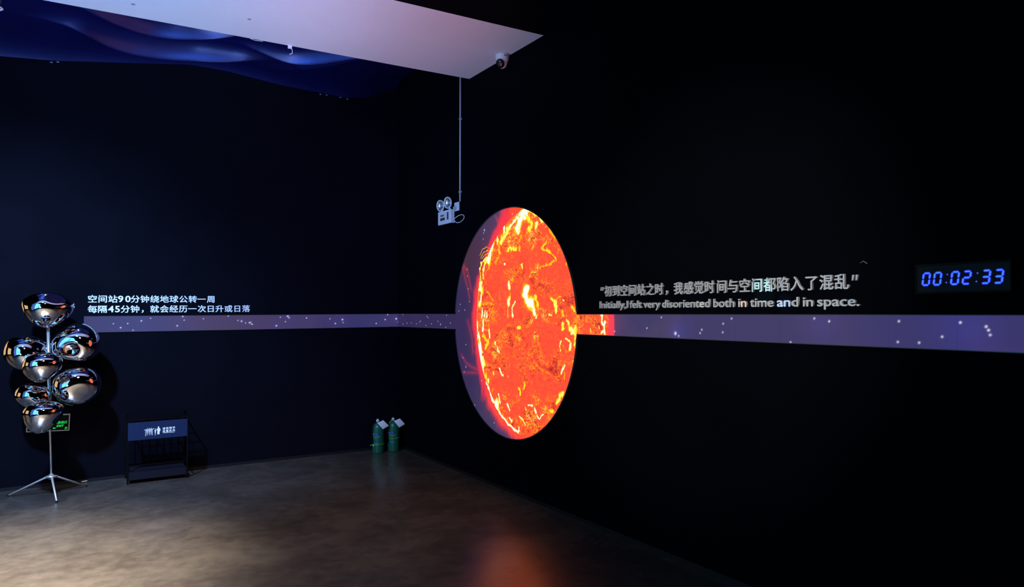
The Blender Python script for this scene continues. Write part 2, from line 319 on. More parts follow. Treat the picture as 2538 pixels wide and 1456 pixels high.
M_WALL_L = mat('black_wall_paint_lit', (0.0028, 0.0030, 0.0062), 0.8, spec=0.03, bump=0.25, bscale=220, var=0.12, vscale=2.5)  # same paint as the right wall, lightened to stand for stronger light
def floor_material():
    mt = bpy.data.materials.new('polished_concrete'); mt.use_nodes = True
    nt = mt.node_tree; b = nt.nodes['Principled BSDF']
    N = nt.nodes.new; Lk = nt.links.new
    tc = N('ShaderNodeTexCoord')
    a = N('ShaderNodeTexNoise'); a.inputs['Scale'].default_value = 2.2; a.inputs['Detail'].default_value = 7; a.inputs['Roughness'].default_value = 0.62; a.inputs['Distortion'].default_value = 0.15
    c = N('ShaderNodeTexNoise'); c.inputs['Scale'].default_value = 11; c.inputs['Detail'].default_value = 6; c.inputs['Roughness'].default_value = 0.6
    Lk(tc.outputs['Object'], a.inputs['Vector']); Lk(tc.outputs['Object'], c.inputs['Vector'])
    mx = N('ShaderNodeMix'); mx.inputs['Factor'].default_value = 0.45
    Lk(a.outputs['Fac'], mx.inputs[2]); Lk(c.outputs['Fac'], mx.inputs[3])
    r = N('ShaderNodeValToRGB')
    r.color_ramp.elements[0].position = 0.40; r.color_ramp.elements[0].color = (0.040, 0.033, 0.028, 1)
    r.color_ramp.elements[1].position = 0.60; r.color_ramp.elements[1].color = (0.068, 0.057, 0.047, 1)
    Lk(mx.outputs[0], r.inputs['Fac']); Lk(r.outputs['Color'], b.inputs['Base Color'])
    rr = N('ShaderNodeMapRange'); rr.inputs['From Min'].default_value = 0.3; rr.inputs['From Max'].default_value = 0.7
    rr.inputs['To Min'].default_value = 0.20; rr.inputs['To Max'].default_value = 0.33
    Lk(a.outputs['Fac'], rr.inputs['Value']); Lk(rr.outputs['Result'], b.inputs['Roughness'])
    bp = N('ShaderNodeBump'); bp.inputs['Strength'].default_value = 0.12; bp.inputs['Distance'].default_value = 0.01
    Lk(mx.outputs[0], bp.inputs['Height']); Lk(bp.outputs['Normal'], b.inputs['Normal'])
    b.inputs['Specular IOR Level'].default_value = 0.75
    return mt

# ---------------------------------------------------------------- room
M_FLOOR = floor_material()
struct(obj('floor', box((-9, -12, -0.1), (0.2, 3.2, 0)), M_FLOOR), 'dark polished concrete floor with mottled brown-grey patches', 'floor')
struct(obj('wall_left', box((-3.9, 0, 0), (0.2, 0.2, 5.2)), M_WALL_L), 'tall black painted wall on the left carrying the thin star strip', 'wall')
struct(obj('wall_right', box((0, -12, 0), (0.2, 0, 5.2)), M_WALL), 'tall black painted wall on the right carrying the sun screen', 'wall')
struct(obj('wall_front', box((-9, -12.2, 0), (0.2, -12, 5.2)), M_WALL), 'black wall behind the viewer', 'wall')
struct(obj('wall_side', box((-9.2, -12, 0), (-9, 3.2, 5.2)), M_WALL), 'black wall at the far left side behind the viewer', 'wall')
struct(obj('wall_back', box((-9, 3.2, 0), (0.2, 3.4, 5.2)), M_WALL), 'wall of the side room beyond the left opening', 'wall')
struct(obj('ceiling', box((-9, -12, 5.2), (0.2, 3.2, 5.3)), M_CEIL), 'black unlit ceiling high above the exhibition', 'ceiling')

# white-bottomed beam under the ceiling
beam = obj('ceiling_beam', box((-9, -3.093, 3.862), (0, -1.80, 5.2)), M_CEIL)
beam.data.materials.append(M_WHITE)
for p in beam.data.polygons:
    if p.normal.z < -0.5: p.material_index = 1
struct(beam, 'broad ceiling beam with a white underside lit blue and pink', 'ceiling beam')
for i, (x, y) in enumerate([(-2.926, -2.056), (-2.141, -2.208)]):
    o = obj('fixing_cap', lathe([(0, 3.8620), (0.010, 3.8620), (0.012, 3.8590), (0.009, 3.8572), (0, 3.857)], 12, Matrix.Translation((x, y, 0)) @ Matrix.Diagonal((1.3, 0.8, 1, 1))), mat('grey_cap', (0.25, 0.25, 0.27), 0.6), beam)
hk = bmesh.new()
add_box(hk, (-1.745, -1.812, 3.835), (-1.712, -1.800, 3.90))
o = obj('beam_clip', hk, M_PLASTIC, beam)
tp = obj('clear_hook', tube([(-1.729, -1.816, 3.84), (-1.715, -1.83, 3.82), (-1.715, -1.83, 3.79), (-1.735, -1.82, 3.78)], 0.003, 6), M_PLASTIC, beam)

# skirting lines along both walls
struct(obj('baseboard_left', box((-3.9, -0.008, 0), (0, 0, 0.03)), mat('black_skirting', (0.006, 0.006, 0.007), 0.5, spec=0.3)), 'low black skirting along the left wall', 'baseboard')
struct(obj('baseboard_right', box((-0.008, -12, 0), (0, 0, 0.03)), MATS['black_skirting']), 'low black skirting along the right wall', 'baseboard')

# ---------------------------------------------------------------- numpy noise for the screen content
rng = np.random.RandomState(5)
def vnoise(x, y, seed=0):
    r = np.random.RandomState(seed).rand(64, 64)
    xi = np.floor(x).astype(int); yi = np.floor(y).astype(int)
    fx = x - xi; fy = y - yi
    fx = fx * fx * (3 - 2 * fx); fy = fy * fy * (3 - 2 * fy)
    g = lambda i, j: r[i % 64, j % 64]
    return (g(xi, yi) * (1 - fx) + g(xi + 1, yi) * fx) * (1 - fy) + (g(xi, yi + 1) * (1 - fx) + g(xi + 1, yi + 1) * fx) * fy
def fbm(x, y, seed=0, o=4):
    s = 0; a = 0.5; t = 0
    for k in range(o):
        s = s + a * vnoise(x * 2 ** k + 17.3 * k, y * 2 ** k + 5.1 * k, seed + k); t += a; a *= 0.55
    return s / t

SUN_U, SUN_Z, SUN_R = 2.922, 1.490, 0.982
def smooth(a, b, v):
    t = np.clip((v - a) / (b - a), 0, 1); return t * t * (3 - 2 * t)

def mixc(a, b, t): return a * (1 - t[:, None]) + b * t[:, None]

def stars(u, z, col, lst, hot=1.0):
    for su, sz, sr in lst:
        near = (abs(u - su) < 0.30) & (abs(z - sz) < 0.3)
        if not near.any(): continue
        d = np.hypot(u[near] - su, z[near] - sz)
        s = max(sr, 0.0045)
        core = np.exp(-(d / s) ** 2 * 0.9)
        c = col[near]
        if sr > 0.0045:
            hal = np.exp(-d / (sr * 3.5)) * 0.45 * min(1, (sr - 0.003) / 0.006)
            c = c + hal[:, None] * np.array([0.02, 0.03, 0.35])
        c = mixc(c, np.array([0.85, 0.80, 1.0]) * np.ones_like(c), np.clip(core * hot, 0, 1) * (1.0 if sr > 0.004 else 0.8))
        col[near] = c
    return col

def content(u, z, right=True):
    """what the display shows at (u, z): background colour, sun mask and heat"""
    n1 = fbm(u * 1.3, z * 1.3, 11); n2 = fbm(u * 2.2 + 9, z * 2.2, 23)
    violet = np.array(lin((77, 62, 96))); blue = np.array(lin((60, 54, 96))); brown = np.array(lin((78, 64, 92)))
    col = mixc(np.ones((len(u), 3)) * blue, np.ones((len(u), 3)) * violet, smooth(0.35, 0.62, n1))
    col = mixc(col, np.ones((len(u), 3)) * brown, 0.5 * smooth(0.5, 0.75, n2))
    if not right:
        t = smooth(-3.3, -0.4, u)
        bluer = np.array(lin((60, 66, 122)))
        col = mixc(col * 0.95, np.ones_like(col) * np.array(lin((42, 44, 100))), 0.55 * t)
        col = mixc(col, np.ones_like(col) * bluer, 0.75 * np.exp(-((u + 2.75) / 0.5) ** 2))
        return stars(u, z, col, STL), None, None
    far = smooth(5.3, 6.3, u)
    col = mixc(col, np.ones_like(col) * np.array(lin((50, 46, 104))), 0.6 * far)
    for hu, hz, hr in [(4.62, 1.47, 0.10), (5.62, 1.53, 0.10), (6.28, 1.53, 0.12), (6.36, 1.50, 0.10)]:
        col = col + (np.exp(-((u - hu) ** 2 + (z - hz) ** 2) / hr ** 2) * 0.12)[:, None] * np.array([0.02, 0.025, 0.28])
    # left part of the circle is darker and bluer
    lw = smooth(2.5, 1.6, u)
    col = mixc(col, np.ones_like(col) * np.array(lin((40, 32, 76))), 0.75 * lw)
    top = lw * smooth(1.75, 2.1, z)
    col = mixc(col, np.ones_like(col) * np.array(lin((74, 46, 58))), 0.85 * top)
    # corona outside the disc
    dx = u - SUN_U; dz = z - SUN_Z
    r = np.hypot(dx, dz); d = r - SUN_R
    th = np.arctan2(dz, -dx)                      # 0 = left, + = up
    th = np.where(dx > 0.35, 3.0, th)
    lf = (dx < 0.35).astype(float)
    w = 0.070 + 0.05 * np.exp(-((th + 0.85) / 0.35) ** 2) + 0.02 * np.exp(-((th - 0.05) / 0.25) ** 2) - 0.03 * np.exp(-((th - 0.62) / 0.2) ** 2)
    w = w + 0.10 * smooth(0.95, 1.15, th) * lf - 0.045 * (1 - lf)
    fl = fbm(th * 7 + 40, d * 6 + 3, 31, 5)
    fl2 = fbm(u * 11, z * 5, 47, 5)
    w = w * (0.55 + 0.9 * fl)
    red = 1 - smooth(0.35, 1.5, d / w + (fl2 - 0.5) * 1.1)
    glow = np.exp(-np.maximum(d, 0) / 0.060) * 0.45
    redc = np.array(lin((250, 52, 66))); hotc = np.array(lin((255, 90, 50))); gl = np.array(lin((175, 40, 80)))
    col = mixc(col, np.ones_like(col) * gl, np.clip(glow * (0.4 + 0.9 * fl2), 0, 1))
    col = mixc(col, np.ones_like(col) * redc, np.clip(red * 0.95, 0, 1))
    # right limb in the band: clean red border then purple
    rr = (dx > 0).astype(float) * (1 - smooth(0.052, 0.072, d + 0.01 * (fl2 - 0.5)))
    col = mixc(col, np.ones_like(col) * np.array(lin((255, 62, 84))), rr)
    bottom = lf * smooth(-0.55, -0.8, th) * (1 - smooth(0.02, 0.11, d + (fl2 - 0.5) * 0.12))
    col = mixc(col, np.ones_like(col) * hotc, np.clip(bottom * (0.25 + fl), 0, 1) * 0.8)
    tp = smooth(1.0, 1.12, th) * (dx < 0) * smooth(2.50, 2.60, u) 
    col = mixc(col, np.ones_like(col) * np.array(lin((255, 75, 45))), np.clip(tp * 0.9, 0, 1))
    # wispy arcs left of the limb
    def seg(p, q):
        p = np.array(p); q = np.array(q); v = q - p; L2 = (v ** 2).sum()
        t = np.clip(((u - p[0]) * v[0] + (z - p[1]) * v[1]) / L2, 0, 1)
        return np.hypot(u - p[0] - t * v[0], z - p[1] - t * v[1])
    for pl, ww, al in [([(1.55, 2.02), (1.65, 2.06), (1.76, 1.98), (1.83, 1.80)], 0.012, 0.6), ([(1.66, 2.02), (1.74, 1.85), (1.80, 1.72)], 0.010, 0.6),
                       ([(1.62, 1.16), (1.72, 1.09), (1.82, 1.06), (1.95, 1.04)], 0.010, 0.5), ([(1.66, 0.99), (1.80, 1.00), (1.97, 1.01)], 0.009, 0.4),
                       ([(2.33, 2.44), (2.38, 2.33)], 0.007, 0.95), ([(2.30, 2.46), (2.34, 2.40)], 0.005, 0.8), ([(1.75, 1.50), (1.84, 1.35), (1.86, 1.20)], 0.014, 0.5)]:
        dd = np.min([seg(pl[i], pl[i + 1]) for i in range(len(pl) - 1)], axis=0)
        a = (np.exp(-(dd / ww) ** 2) * 0.5 + np.exp(-(dd / (ww * 2.4)) ** 2) * 0.35) * al * 0.55 * (d > -0.01) * (0.2 + 1.2 * fl2)
        col = mixc(col, np.ones_like(col) * redc, np.clip(a, 0, 1))
    col = stars(u, z, col, STR)
    mask = 1 - smooth(-0.004, 0.005, d + 0.006 * (fl2 - 0.5))
    # heat: painted bright regions
    heat = np.zeros(len(u))
    wx = 0.022 * (fbm(u * 18, z * 18, 71, 4) - 0.5) * 2; wz = 0.030 * (fbm(u * 18 + 31, z * 18 + 7, 73, 4) - 0.5) * 2
    rag = fbm(u * 42, z * 34, 75, 3)
    for pl, ww, inten in S:
        pa = np.array(pl); lo = pa.min(0) - ww * 4 - 0.03; hi = pa.max(0) + ww * 4 + 0.03
        q = (u > lo[0]) & (u < hi[0]) & (z > lo[1]) & (z < hi[1])
        if not q.any(): continue
        damp = min(1.0, ww / 0.008); uu, zz = u[q] + wx[q] * damp, z[q] + wz[q] * damp; best = np.full(len(uu), 9.0)
        pts = pl if len(pl) > 1 else pl * 2
        for i in range(len(pts) - 1):
            p = np.array(pts[i]); e = np.array(pts[i + 1]); v = e - p; L2 = max((v ** 2).sum(), 1e-9)
            t = np.clip(((uu - p[0]) * v[0] + (zz - p[1]) * v[1]) / L2, 0, 1)
            # widths shrink horizontally less than vertically: keep round
            best = np.minimum(best, np.hypot(uu - p[0] - t * v[0], zz - p[1] - t * v[1]))
        wr = ww * (1.8 if ww > 0.0045 else 1.0)
        k = best + (rag[q] - 0.5) * wr * (1.8 if wr > 0.008 else 0.3)
        wide = wr > 0.016; ww = wr
        h = inten * (1 - smooth(ww * (0.45 if wide else 0.6), ww * (1.7 if wide else 1.5), k))
        if wide: h = np.maximum(h, 0.62 * inten * np.exp(-(best / (ww * 2.3)) ** 2))
        heat[q] = np.maximum(heat[q], h)
        mk = mask[q]; mask[q] = np.maximum(mk, smooth(0.35, 0.6, h) * (inten > 0.5))
    # yellow turbulence along the left and upper-left limb
    lim = np.exp(-(np.maximum(-d, 0) / 0.10) ** 2) * smooth(1.15, 0.95, np.abs(th - 0.1)) * (d < 0.004)
    tur = fbm(u * 16 + 3, z * 9, 91, 4)
    heat = np.maximum(heat, lim * (0.42 + 1.0 * smooth(0.42, 0.68, tur)) * 0.85)
    edge = np.exp(-((d + 0.006) / 0.007) ** 2) * smooth(1.2, 1.0, np.abs(th)) * (0.55 + 0.45 * smooth(-0.3, -0.5, th))
    heat = np.maximum(heat, edge * 0.62)
    dense = smooth(0.42, 0.72, fbm(u * 4 + 2, z * 4, 131, 3))
    return col, mask, np.stack([heat, dense], 1)

def screen_material():
    mt = bpy.data.materials.new('led_display'); mt.use_nodes = True
    nt = mt.node_tree; N = nt.nodes.new; Lk = nt.links.new
    b = nt.nodes['Principled BSDF']
    b.inputs['Base Color'].default_value = (0.003, 0.003, 0.003, 1); b.inputs['Roughness'].default_value = 0.6
    b.inputs['Specular IOR Level'].default_value = 0.2
    cA = N('ShaderNodeAttribute'); cA.attribute_name = 'sky'
    hA = N('ShaderNodeAttribute'); hA.attribute_name = 'flare'
    sep = N('ShaderNodeSeparateColor'); Lk(hA.outputs['Color'], sep.inputs['Color'])
    tc = N('ShaderNodeTexCoord')
    mp = N('ShaderNodeMapping'); mp.inputs['Scale'].default_value = (1, 0.62, 1.0)
    Lk(tc.outputs['Object'], mp.inputs['Vector'])
    def noise(scale, detail, rough, dist, kind='FBM'):
        n = N('ShaderNodeTexNoise'); n.noise_type = kind
        n.inputs['Scale'].default_value = scale; n.inputs['Detail'].default_value = detail
        n.inputs['Roughness'].default_value = rough; n.inputs['Distortion'].default_value = dist
        Lk(mp.outputs['Vector'], n.inputs['Vector']); return n
    def math_(op, a, b_=None, clamp=False):
        n = N('ShaderNodeMath'); n.operation = op; n.use_clamp = clamp
        for i, v in enumerate((a, b_)):
            if v is None: continue
            if isinstance(v, (int, float)): n.inputs[i].default_value = v
            else: Lk(v, n.inputs[i])
        return n.outputs[0]
    def rng_(v, a, b_, c=0.0, d=1.0):
        n = N('ShaderNodeMapRange'); n.interpolation_type = 'SMOOTHSTEP'
        for i, q in enumerate((a, b_, c, d)): n.inputs[i + 1].default_value = q
        Lk(v, n.inputs[0]); return n.outputs[0]
    # thin filaments: places where a turbulent field crosses its middle value
    f1 = noise(13, 6, 0.64, 2.0)
    fil = rng_(math_('ABSOLUTE', math_('SUBTRACT', f1.outputs['Fac'], 0.5)), 0.0, 0.024, 1.0, 0.0)
    f2 = noise(27, 4, 0.6, 1.6)
    fil2 = rng_(math_('ABSOLUTE', math_('SUBTRACT', f2.outputs['Fac'], 0.5)), 0.0, 0.030, 1.0, 0.0)
    patch = noise(5.0, 4, 0.6, 0.6)
    pm = rng_(patch.outputs['Fac'], 0.43, 0.60, 0.12, 1.0)
    pm = math_('MULTIPLY', pm, math_('ADD', math_('MULTIPLY', sep.outputs['Green'], 0.5), 0.55))
    filh = math_('MULTIPLY', math_('MULTIPLY', math_('MAXIMUM', fil, math_('MULTIPLY', fil2, 0.8)), pm), 0.66)
    # dark plage
    dk = noise(5.0, 8, 0.7, 0.8)
    dm = rng_(dk.outputs['Fac'], 0.49, 0.66, 0.0, 0.24)
    fine = noise(40, 5, 0.7, 0.6)
    fv = math_('MULTIPLY', math_('SUBTRACT', fine.outputs['Fac'], 0.5), 0.42)
    base = math_('ADD', math_('SUBTRACT', 0.36, dm), fv)
    base = math_('ADD', base, filh)
    brk = noise(60, 4, 0.7, 0.5)
    bh = math_('MULTIPLY', sep.outputs['Red'], math_('ADD', math_('MULTIPLY', brk.outputs['Fac'], 0.7), 0.66))
    heat = math_('MAXIMUM', base, bh)
    rp = N('ShaderNodeValToRGB'); cr = rp.color_ramp
    stops = [(0.0, (110, 34, 34)), (0.18, (196, 46, 42)), (0.30, (246, 66, 46)), (0.42, (255, 86, 54)), (0.55, (255, 130, 20)), (0.68, (255, 190, 18)), (0.80, (255, 240, 55)), (0.92, (255, 255, 150)), (1.0, (255, 255, 235))]
    while len(cr.elements) < len(stops): cr.elements.new(0.5)
    for e, (p_, c_) in zip(cr.elements, stops):
        e.position = p_; e.color = (*lin(c_), 1)
    Lk(heat, rp.inputs['Fac'])
    mx = N('ShaderNodeMix'); mx.data_type = 'RGBA'
    Lk(sep.outputs['Blue'], mx.inputs['Factor']); Lk(cA.outputs['Color'], mx.inputs[6]); Lk(rp.outputs['Color'], mx.inputs[7])
    Lk(mx.outputs[2], b.inputs['Emission Color'])
    b.inputs['Emission Strength'].default_value = 1.1
    return mt

M_SCREEN = screen_material()
def screen_mesh(name, co, faces, u, z, right=True):
    me = bpy.data.meshes.new(name)
    me.from_pydata([], [], [])
    me.vertices.add(len(co)); me.vertices.foreach_set('co', np.asarray(co, dtype=np.float32).ravel())
    f = np.asarray(faces, dtype=np.int32)
    me.loops.add(f.size); me.loops.foreach_set('vertex_index', f.ravel())
    me.polygons.add(len(f)); me.polygons.foreach_set('loop_start', np.arange(0, f.size, 4, dtype=np.int32))
    me.update(calc_edges=True)
    col, mask, hd = content(u, z, right)
    n = len(u)
    if mask is None: mask = np.zeros(n); hd = np.zeros((n, 2))
    A = me.attributes.new('sky', 'FLOAT_COLOR', 'POINT')
    A.data.foreach_set('color', np.c_[col, np.ones(n)].astype(np.float32).ravel())
    B = me.attributes.new('flare', 'FLOAT_COLOR', 'POINT')
    B.data.foreach_set('color', np.c_[hd, mask, np.ones(n)].astype(np.float32).ravel())
    me.materials.append(M_SCREEN)
    return me

def grid_faces(nu, nz):
    i = np.arange(nu - 1)[:, None] * nz + np.arange(nz - 1)[None, :]
    return np.stack([i, i + 1, i + nz + 1, i + nz], -1).reshape(-1, 4)

BAND_T, BAND_B = 1.5656, 1.4158
CIR_U, CIR_Z, CIR_R = 2.5079, 1.4907, 1.0155
FACE = 0.006
M_FRAME = mat('screen_frame', (0.03, 0.03, 0.034), 0.4)

# round sun screen
scr = thing('round_screen', 'big round video screen of a fiery orange sun with a dark starry left edge', 'screen', (0, -CIR_U, CIR_Z))
n = 380
g = np.linspace(-1, 1, n)
a, b_ = np.meshgrid(g, g, indexing='ij')
du = a * np.sqrt(1 - b_ ** 2 / 2) * CIR_R; dv = b_ * np.sqrt(1 - a ** 2 / 2) * CIR_R
du = du.ravel(); dv = dv.ravel()
me = screen_mesh('sun_display', np.c_[np.full(n * n, -FACE), -du, dv], grid_faces(n, n), CIR_U + du, CIR_Z + dv)
o = link('sun_display', me, None, scr)
bm = bmesh.new()
K = 128
def ring_pts(rad, x): return [bm.verts.new((x, rad * math.cos(2 * math.pi * k / K), rad * math.sin(2 * math.pi * k / K))) for k in range(K)]
A_ = ring_pts(CIR_R, -0.002); B_ = ring_pts(CIR_R, -0.010); C_ = ring_pts(CIR_R + 0.010, -0.010); D_ = ring_pts(CIR_R + 0.012, 0.0)
for P, Q in ((A_, B_), (B_, C_), (C_, D_)):
    for k in range(K):
        bm.faces.new((P[k], P[(k + 1) % K], Q[(k + 1) % K], Q[k]))
# open the rim where the strip runs into the circle
for f in [f for f in bm.faces if BAND_B - CIR_Z - 0.004 < f.calc_center_median().z < BAND_T - CIR_Z + 0.004]:
    bm.faces.remove(f)
obj('rim', bm, M_FRAME, scr)

def band(name, label, u0, u1, right, step):
    """a strip of square display modules between u0 and u1"""
    t = thing(name, label, 'screen', (0, 0, 0))
    cnt = max(1, round((u1 - u0) / 0.30))
    for i in range(cnt):
        s0 = u0 + (u1 - u0) * i / cnt; s1 = u0 + (u1 - u0) * (i + 1) / cnt
        g0 = 0.0 if (i == 0) else 0.0002; g1 = 0.0 if i == cnt - 1 else 0.0002
        nu = int((s1 - s0) / step) + 2; nz = int(0.15 / step) + 2
        uu = np.linspace(s0 + g0, s1 - g1, nu); zz = np.linspace(BAND_B, BAND_T, nz)
        U, Z = np.meshgrid(uu, zz, indexing='ij'); U = U.ravel(); Z = Z.ravel()
        if right:
            # follow the edge of the round screen
            half = np.sqrt(np.maximum(CIR_R ** 2 - (Z - CIR_Z) ** 2, 0))
            if i == 0 and u0 > CIR_U:
                e = CIR_U + half; U = np.where(True, e + (U - s0) * (s1 - e) / (s1 - s0), U)
            if i == cnt - 1 and u1 < CIR_U:
                e = CIR_U - half; U = s0 + (U - s0) * (e - s0) / (s1 - s0)
            co = np.c_[np.full(len(U), -FACE), -U, Z]
            fc = grid_faces(nu, nz)
        else:
            co = np.c_[U, np.full(len(U), -FACE), Z]
            fc = grid_faces(nu, nz)
        link('display_module', screen_mesh('display_module', co, fc, U, Z, right), None, t)
    for z0, z1 in ((BAND_T, BAND_T + 0.004), (BAND_B - 0.004, BAND_B)):
        if right:
            pad = CIR_R - math.sqrt(CIR_R ** 2 - (z0 - CIR_Z) ** 2)
            a0, a1 = (u0 + 0.012 - pad, u1) if u0 > CIR_U else (u0, u1 - 0.012 + pad)
            bm = box((-0.009, -a1, z0), (0, -a0, z1))
        else: bm = box((u0, -0.009, z0), (u1, 0, z1))
        obj('edge_strip', bm, M_FRAME, t)
    return t

band('strip_screen', 'long starry strip screen running right from the round sun screen', CIR_U + CIR_R, 6.90, True, 0.0045)
band('strip_screen', 'short blue starry strip screen between wall corner and round sun screen', 0.006, CIR_U - CIR_R, True, 0.0045)
band('strip_screen', 'narrow starry strip screen on the left wall under the two white lines', -3.191, -0.006, False, 0.0045)

# ---------------------------------------------------------------- lettering on the left wall
t = thing('wall_lettering', 'upper line of white Chinese letters on the left wall, stating ninety minutes', 'lettering', (0, 0, 0))
for c, x in L1:
    d_ = c in '90'
    s = 0.083 if not d_ else 0.096
    y0 = 1.7045
    put_text('letter', c, M_LEFT, x, y0, s, s * 0.92 if not d_ else 0.0855, M_LETTER, t, 0.008, 0.0, bold=0.019 if not d_ else 0.028)
t = thing('wall_lettering', 'lower, longer line of white Chinese letters just above the left strip screen', 'lettering', (0, 0, 0))
for c, x in L2:
    d_ = c in '45'
    s = 0.083 if not d_ else 0.096
    put_text('letter' if c != '，' else 'comma', c, M_LEFT, x, 1.6065, s, s * 0.92 if not d_ else 0.0855, M_LETTER, t, 0.008, 0.0, bold=0.019 if not d_ else 0.028)

# ---------------------------------------------------------------- quotation on the right wall
t = thing('wall_lettering', 'raised silver Chinese quotation in marks, upper line on the right wall', 'lettering', (0, 0, 0))
for c, u in R1:
    q = c in '“”'
    nm = 'quotation_mark' if q else ('comma' if c == '，' else 'letter')
    if q:
        for k in (-1, 1):
            uu = u + k * 0.010
            pl = [(-0.006, -0.015), (0.001, -0.015), (0.008, 0.013), (-0.003, 0.013)] if c == '”' else [(-0.004, -0.013), (0.004, -0.013), (0.009, 0.013), (0.001, 0.013)]
            obj(nm, prism([(uu + a0, 1.752 + b0) for a0, b0 in pl], 0.012, M_RIGHT), M_STEEL, t)
        continue
    put_text(nm, c, M_RIGHT, u, 1.7025, 0.083, 0.083, M_STEEL, t, 0.012, 0.0, bold=0.018)
t = thing('wall_lettering', 'raised silver English sentence on the right wall under the Chinese quotation', 'lettering', (0, 0, 0))
SY = 0.0725
for w, u0, u1 in R2:
    offs = []
    for i, c in enumerate(w):
        _, bb = glyph(w[:i + 1], bold=0.016, extrude=0.5); _, b1 = glyph(c, bold=0.016, extrude=0.5)
        offs.append((bb[1] - b1[1], b1[0], b1[1]))
    left = offs[0][0] + offs[0][1]; right_ = offs[-1][0] + offs[-1][2]
    k = (u1 - u0) / (right_ - left)
    for c, (o_, _, _) in zip(w, offs):
        nm = 'comma' if c == ',' else ('full_stop' if c == '.' else 'letter')
        put_text(nm, c, M_RIGHT, u0 + (o_ - left) * k, 1.6115, k, SY, M_STEEL, t, 0.012, 0.0, bold=0.016, anchor='o')

# ---------------------------------------------------------------- LED clock
ck = thing('led_clock', 'black wall clock with blue digits reading 00:02:33', 'clock', (0, -6.320, 1.7295))
M_CASE = mat('clock_case', (0.006, 0.005, 0.0045), 0.6, spec=0.1)
w_, h_ = 0.195, 0.066
bm = bmesh.new()
add_box(bm, (-0.03, -w_, -h_), (0, w_, h_))
obj('case', bm, M_BLACK, ck)
bm = bmesh.new()
for a0, b0 in (((-0.034, -w_, h_ - 0.009), (-0.0301, w_, h_)), ((-0.034, -w_, -h_), (-0.0301, w_, -h_ + 0.009)),
               ((-0.034, -w_, -h_ + 0.009), (-0.0301, -w_ + 0.005, h_ - 0.009)), ((-0.034, w_ - 0.005, -h_ + 0.009), (-0.0301, w_, h_ - 0.009))):
    add_box(bm, a0, b0)
obj('bezel', bm, M_CASE, ck)
M_LED = emis('blue_led', lin((72, 130, 255)), 1.0)
M_HALO = emis('blue_led_halo', (0.008, 0.008, 0.75), 1.0)  # deep-blue glow plates imitate bloom around the lit segments
SEG = {'0': 'abcdef', '2': 'abged', '3': 'abgcd'}
def seg_polys(g):
    W, H, T = 0.0140, 0.0265, 0.0033   # half width, half height, half thickness
    e = 0.0016 - g
    hz = lambda cz: [(-W + e, cz), (-W + e + T, cz + T), (W - e - T, cz + T), (W - e, cz), (W - e - T, cz - T), (-W + e + T, cz - T)]
    vt = lambda cx, z0, z1: [(cx, z1 - e), (cx + T, z1 - e - T), (cx + T, z0 + e + T), (cx, z0 + e), (cx - T, z0 + e + T), (cx - T, z1 - e - T)]
    T = T + g
    return {'a': hz(H), 'g': hz(0), 'd': hz(-H), 'b': vt(W, 0, H), 'c': vt(W, -H, 0), 'f': vt(-W, 0, H), 'e': vt(-W, -H, 0)}
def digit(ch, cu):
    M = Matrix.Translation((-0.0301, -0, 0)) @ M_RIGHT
    for gr, mt_, dep, nm in ((0.0030, M_HALO, 0.0006, 'segment_halo'), (0.0, M_LED, 0.0012, 'segment')):
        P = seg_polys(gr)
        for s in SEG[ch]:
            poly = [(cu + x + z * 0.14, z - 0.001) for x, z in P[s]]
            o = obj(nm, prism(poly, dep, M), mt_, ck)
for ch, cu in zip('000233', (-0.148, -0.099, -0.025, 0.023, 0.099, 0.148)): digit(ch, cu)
for cu in (-0.059, 0.064):
    for z in (0.016, -0.019):
        M = Matrix.Translation((-0.0301, 0, 0)) @ M_RIGHT
        obj('colon_dot', prism([(cu + z * 0.14 + 0.0038 * math.cos(k * math.pi / 4), z + 0.0038 * math.sin(k * math.pi / 4)) for k in range(8)], 0.001, M), emis('violet_led', lin((70, 70, 235)), 1.0), ck)

# ---------------------------------------------------------------- emergency light, socket, conduit (right wall)
el = thing('emergency_light', 'small white twin-head emergency light box on the right wall', 'emergency light', (0, -1.337, 2.49))
X0 = -0.05
bm = box((X0, -0.148, -0.004), (-0.004, 0.148, 0.135), 0.006)
obj('housing', bm, M_PLASTIC, el)
M_DK = mat('dark_label', (0.06, 0.055, 0.09), 0.5)
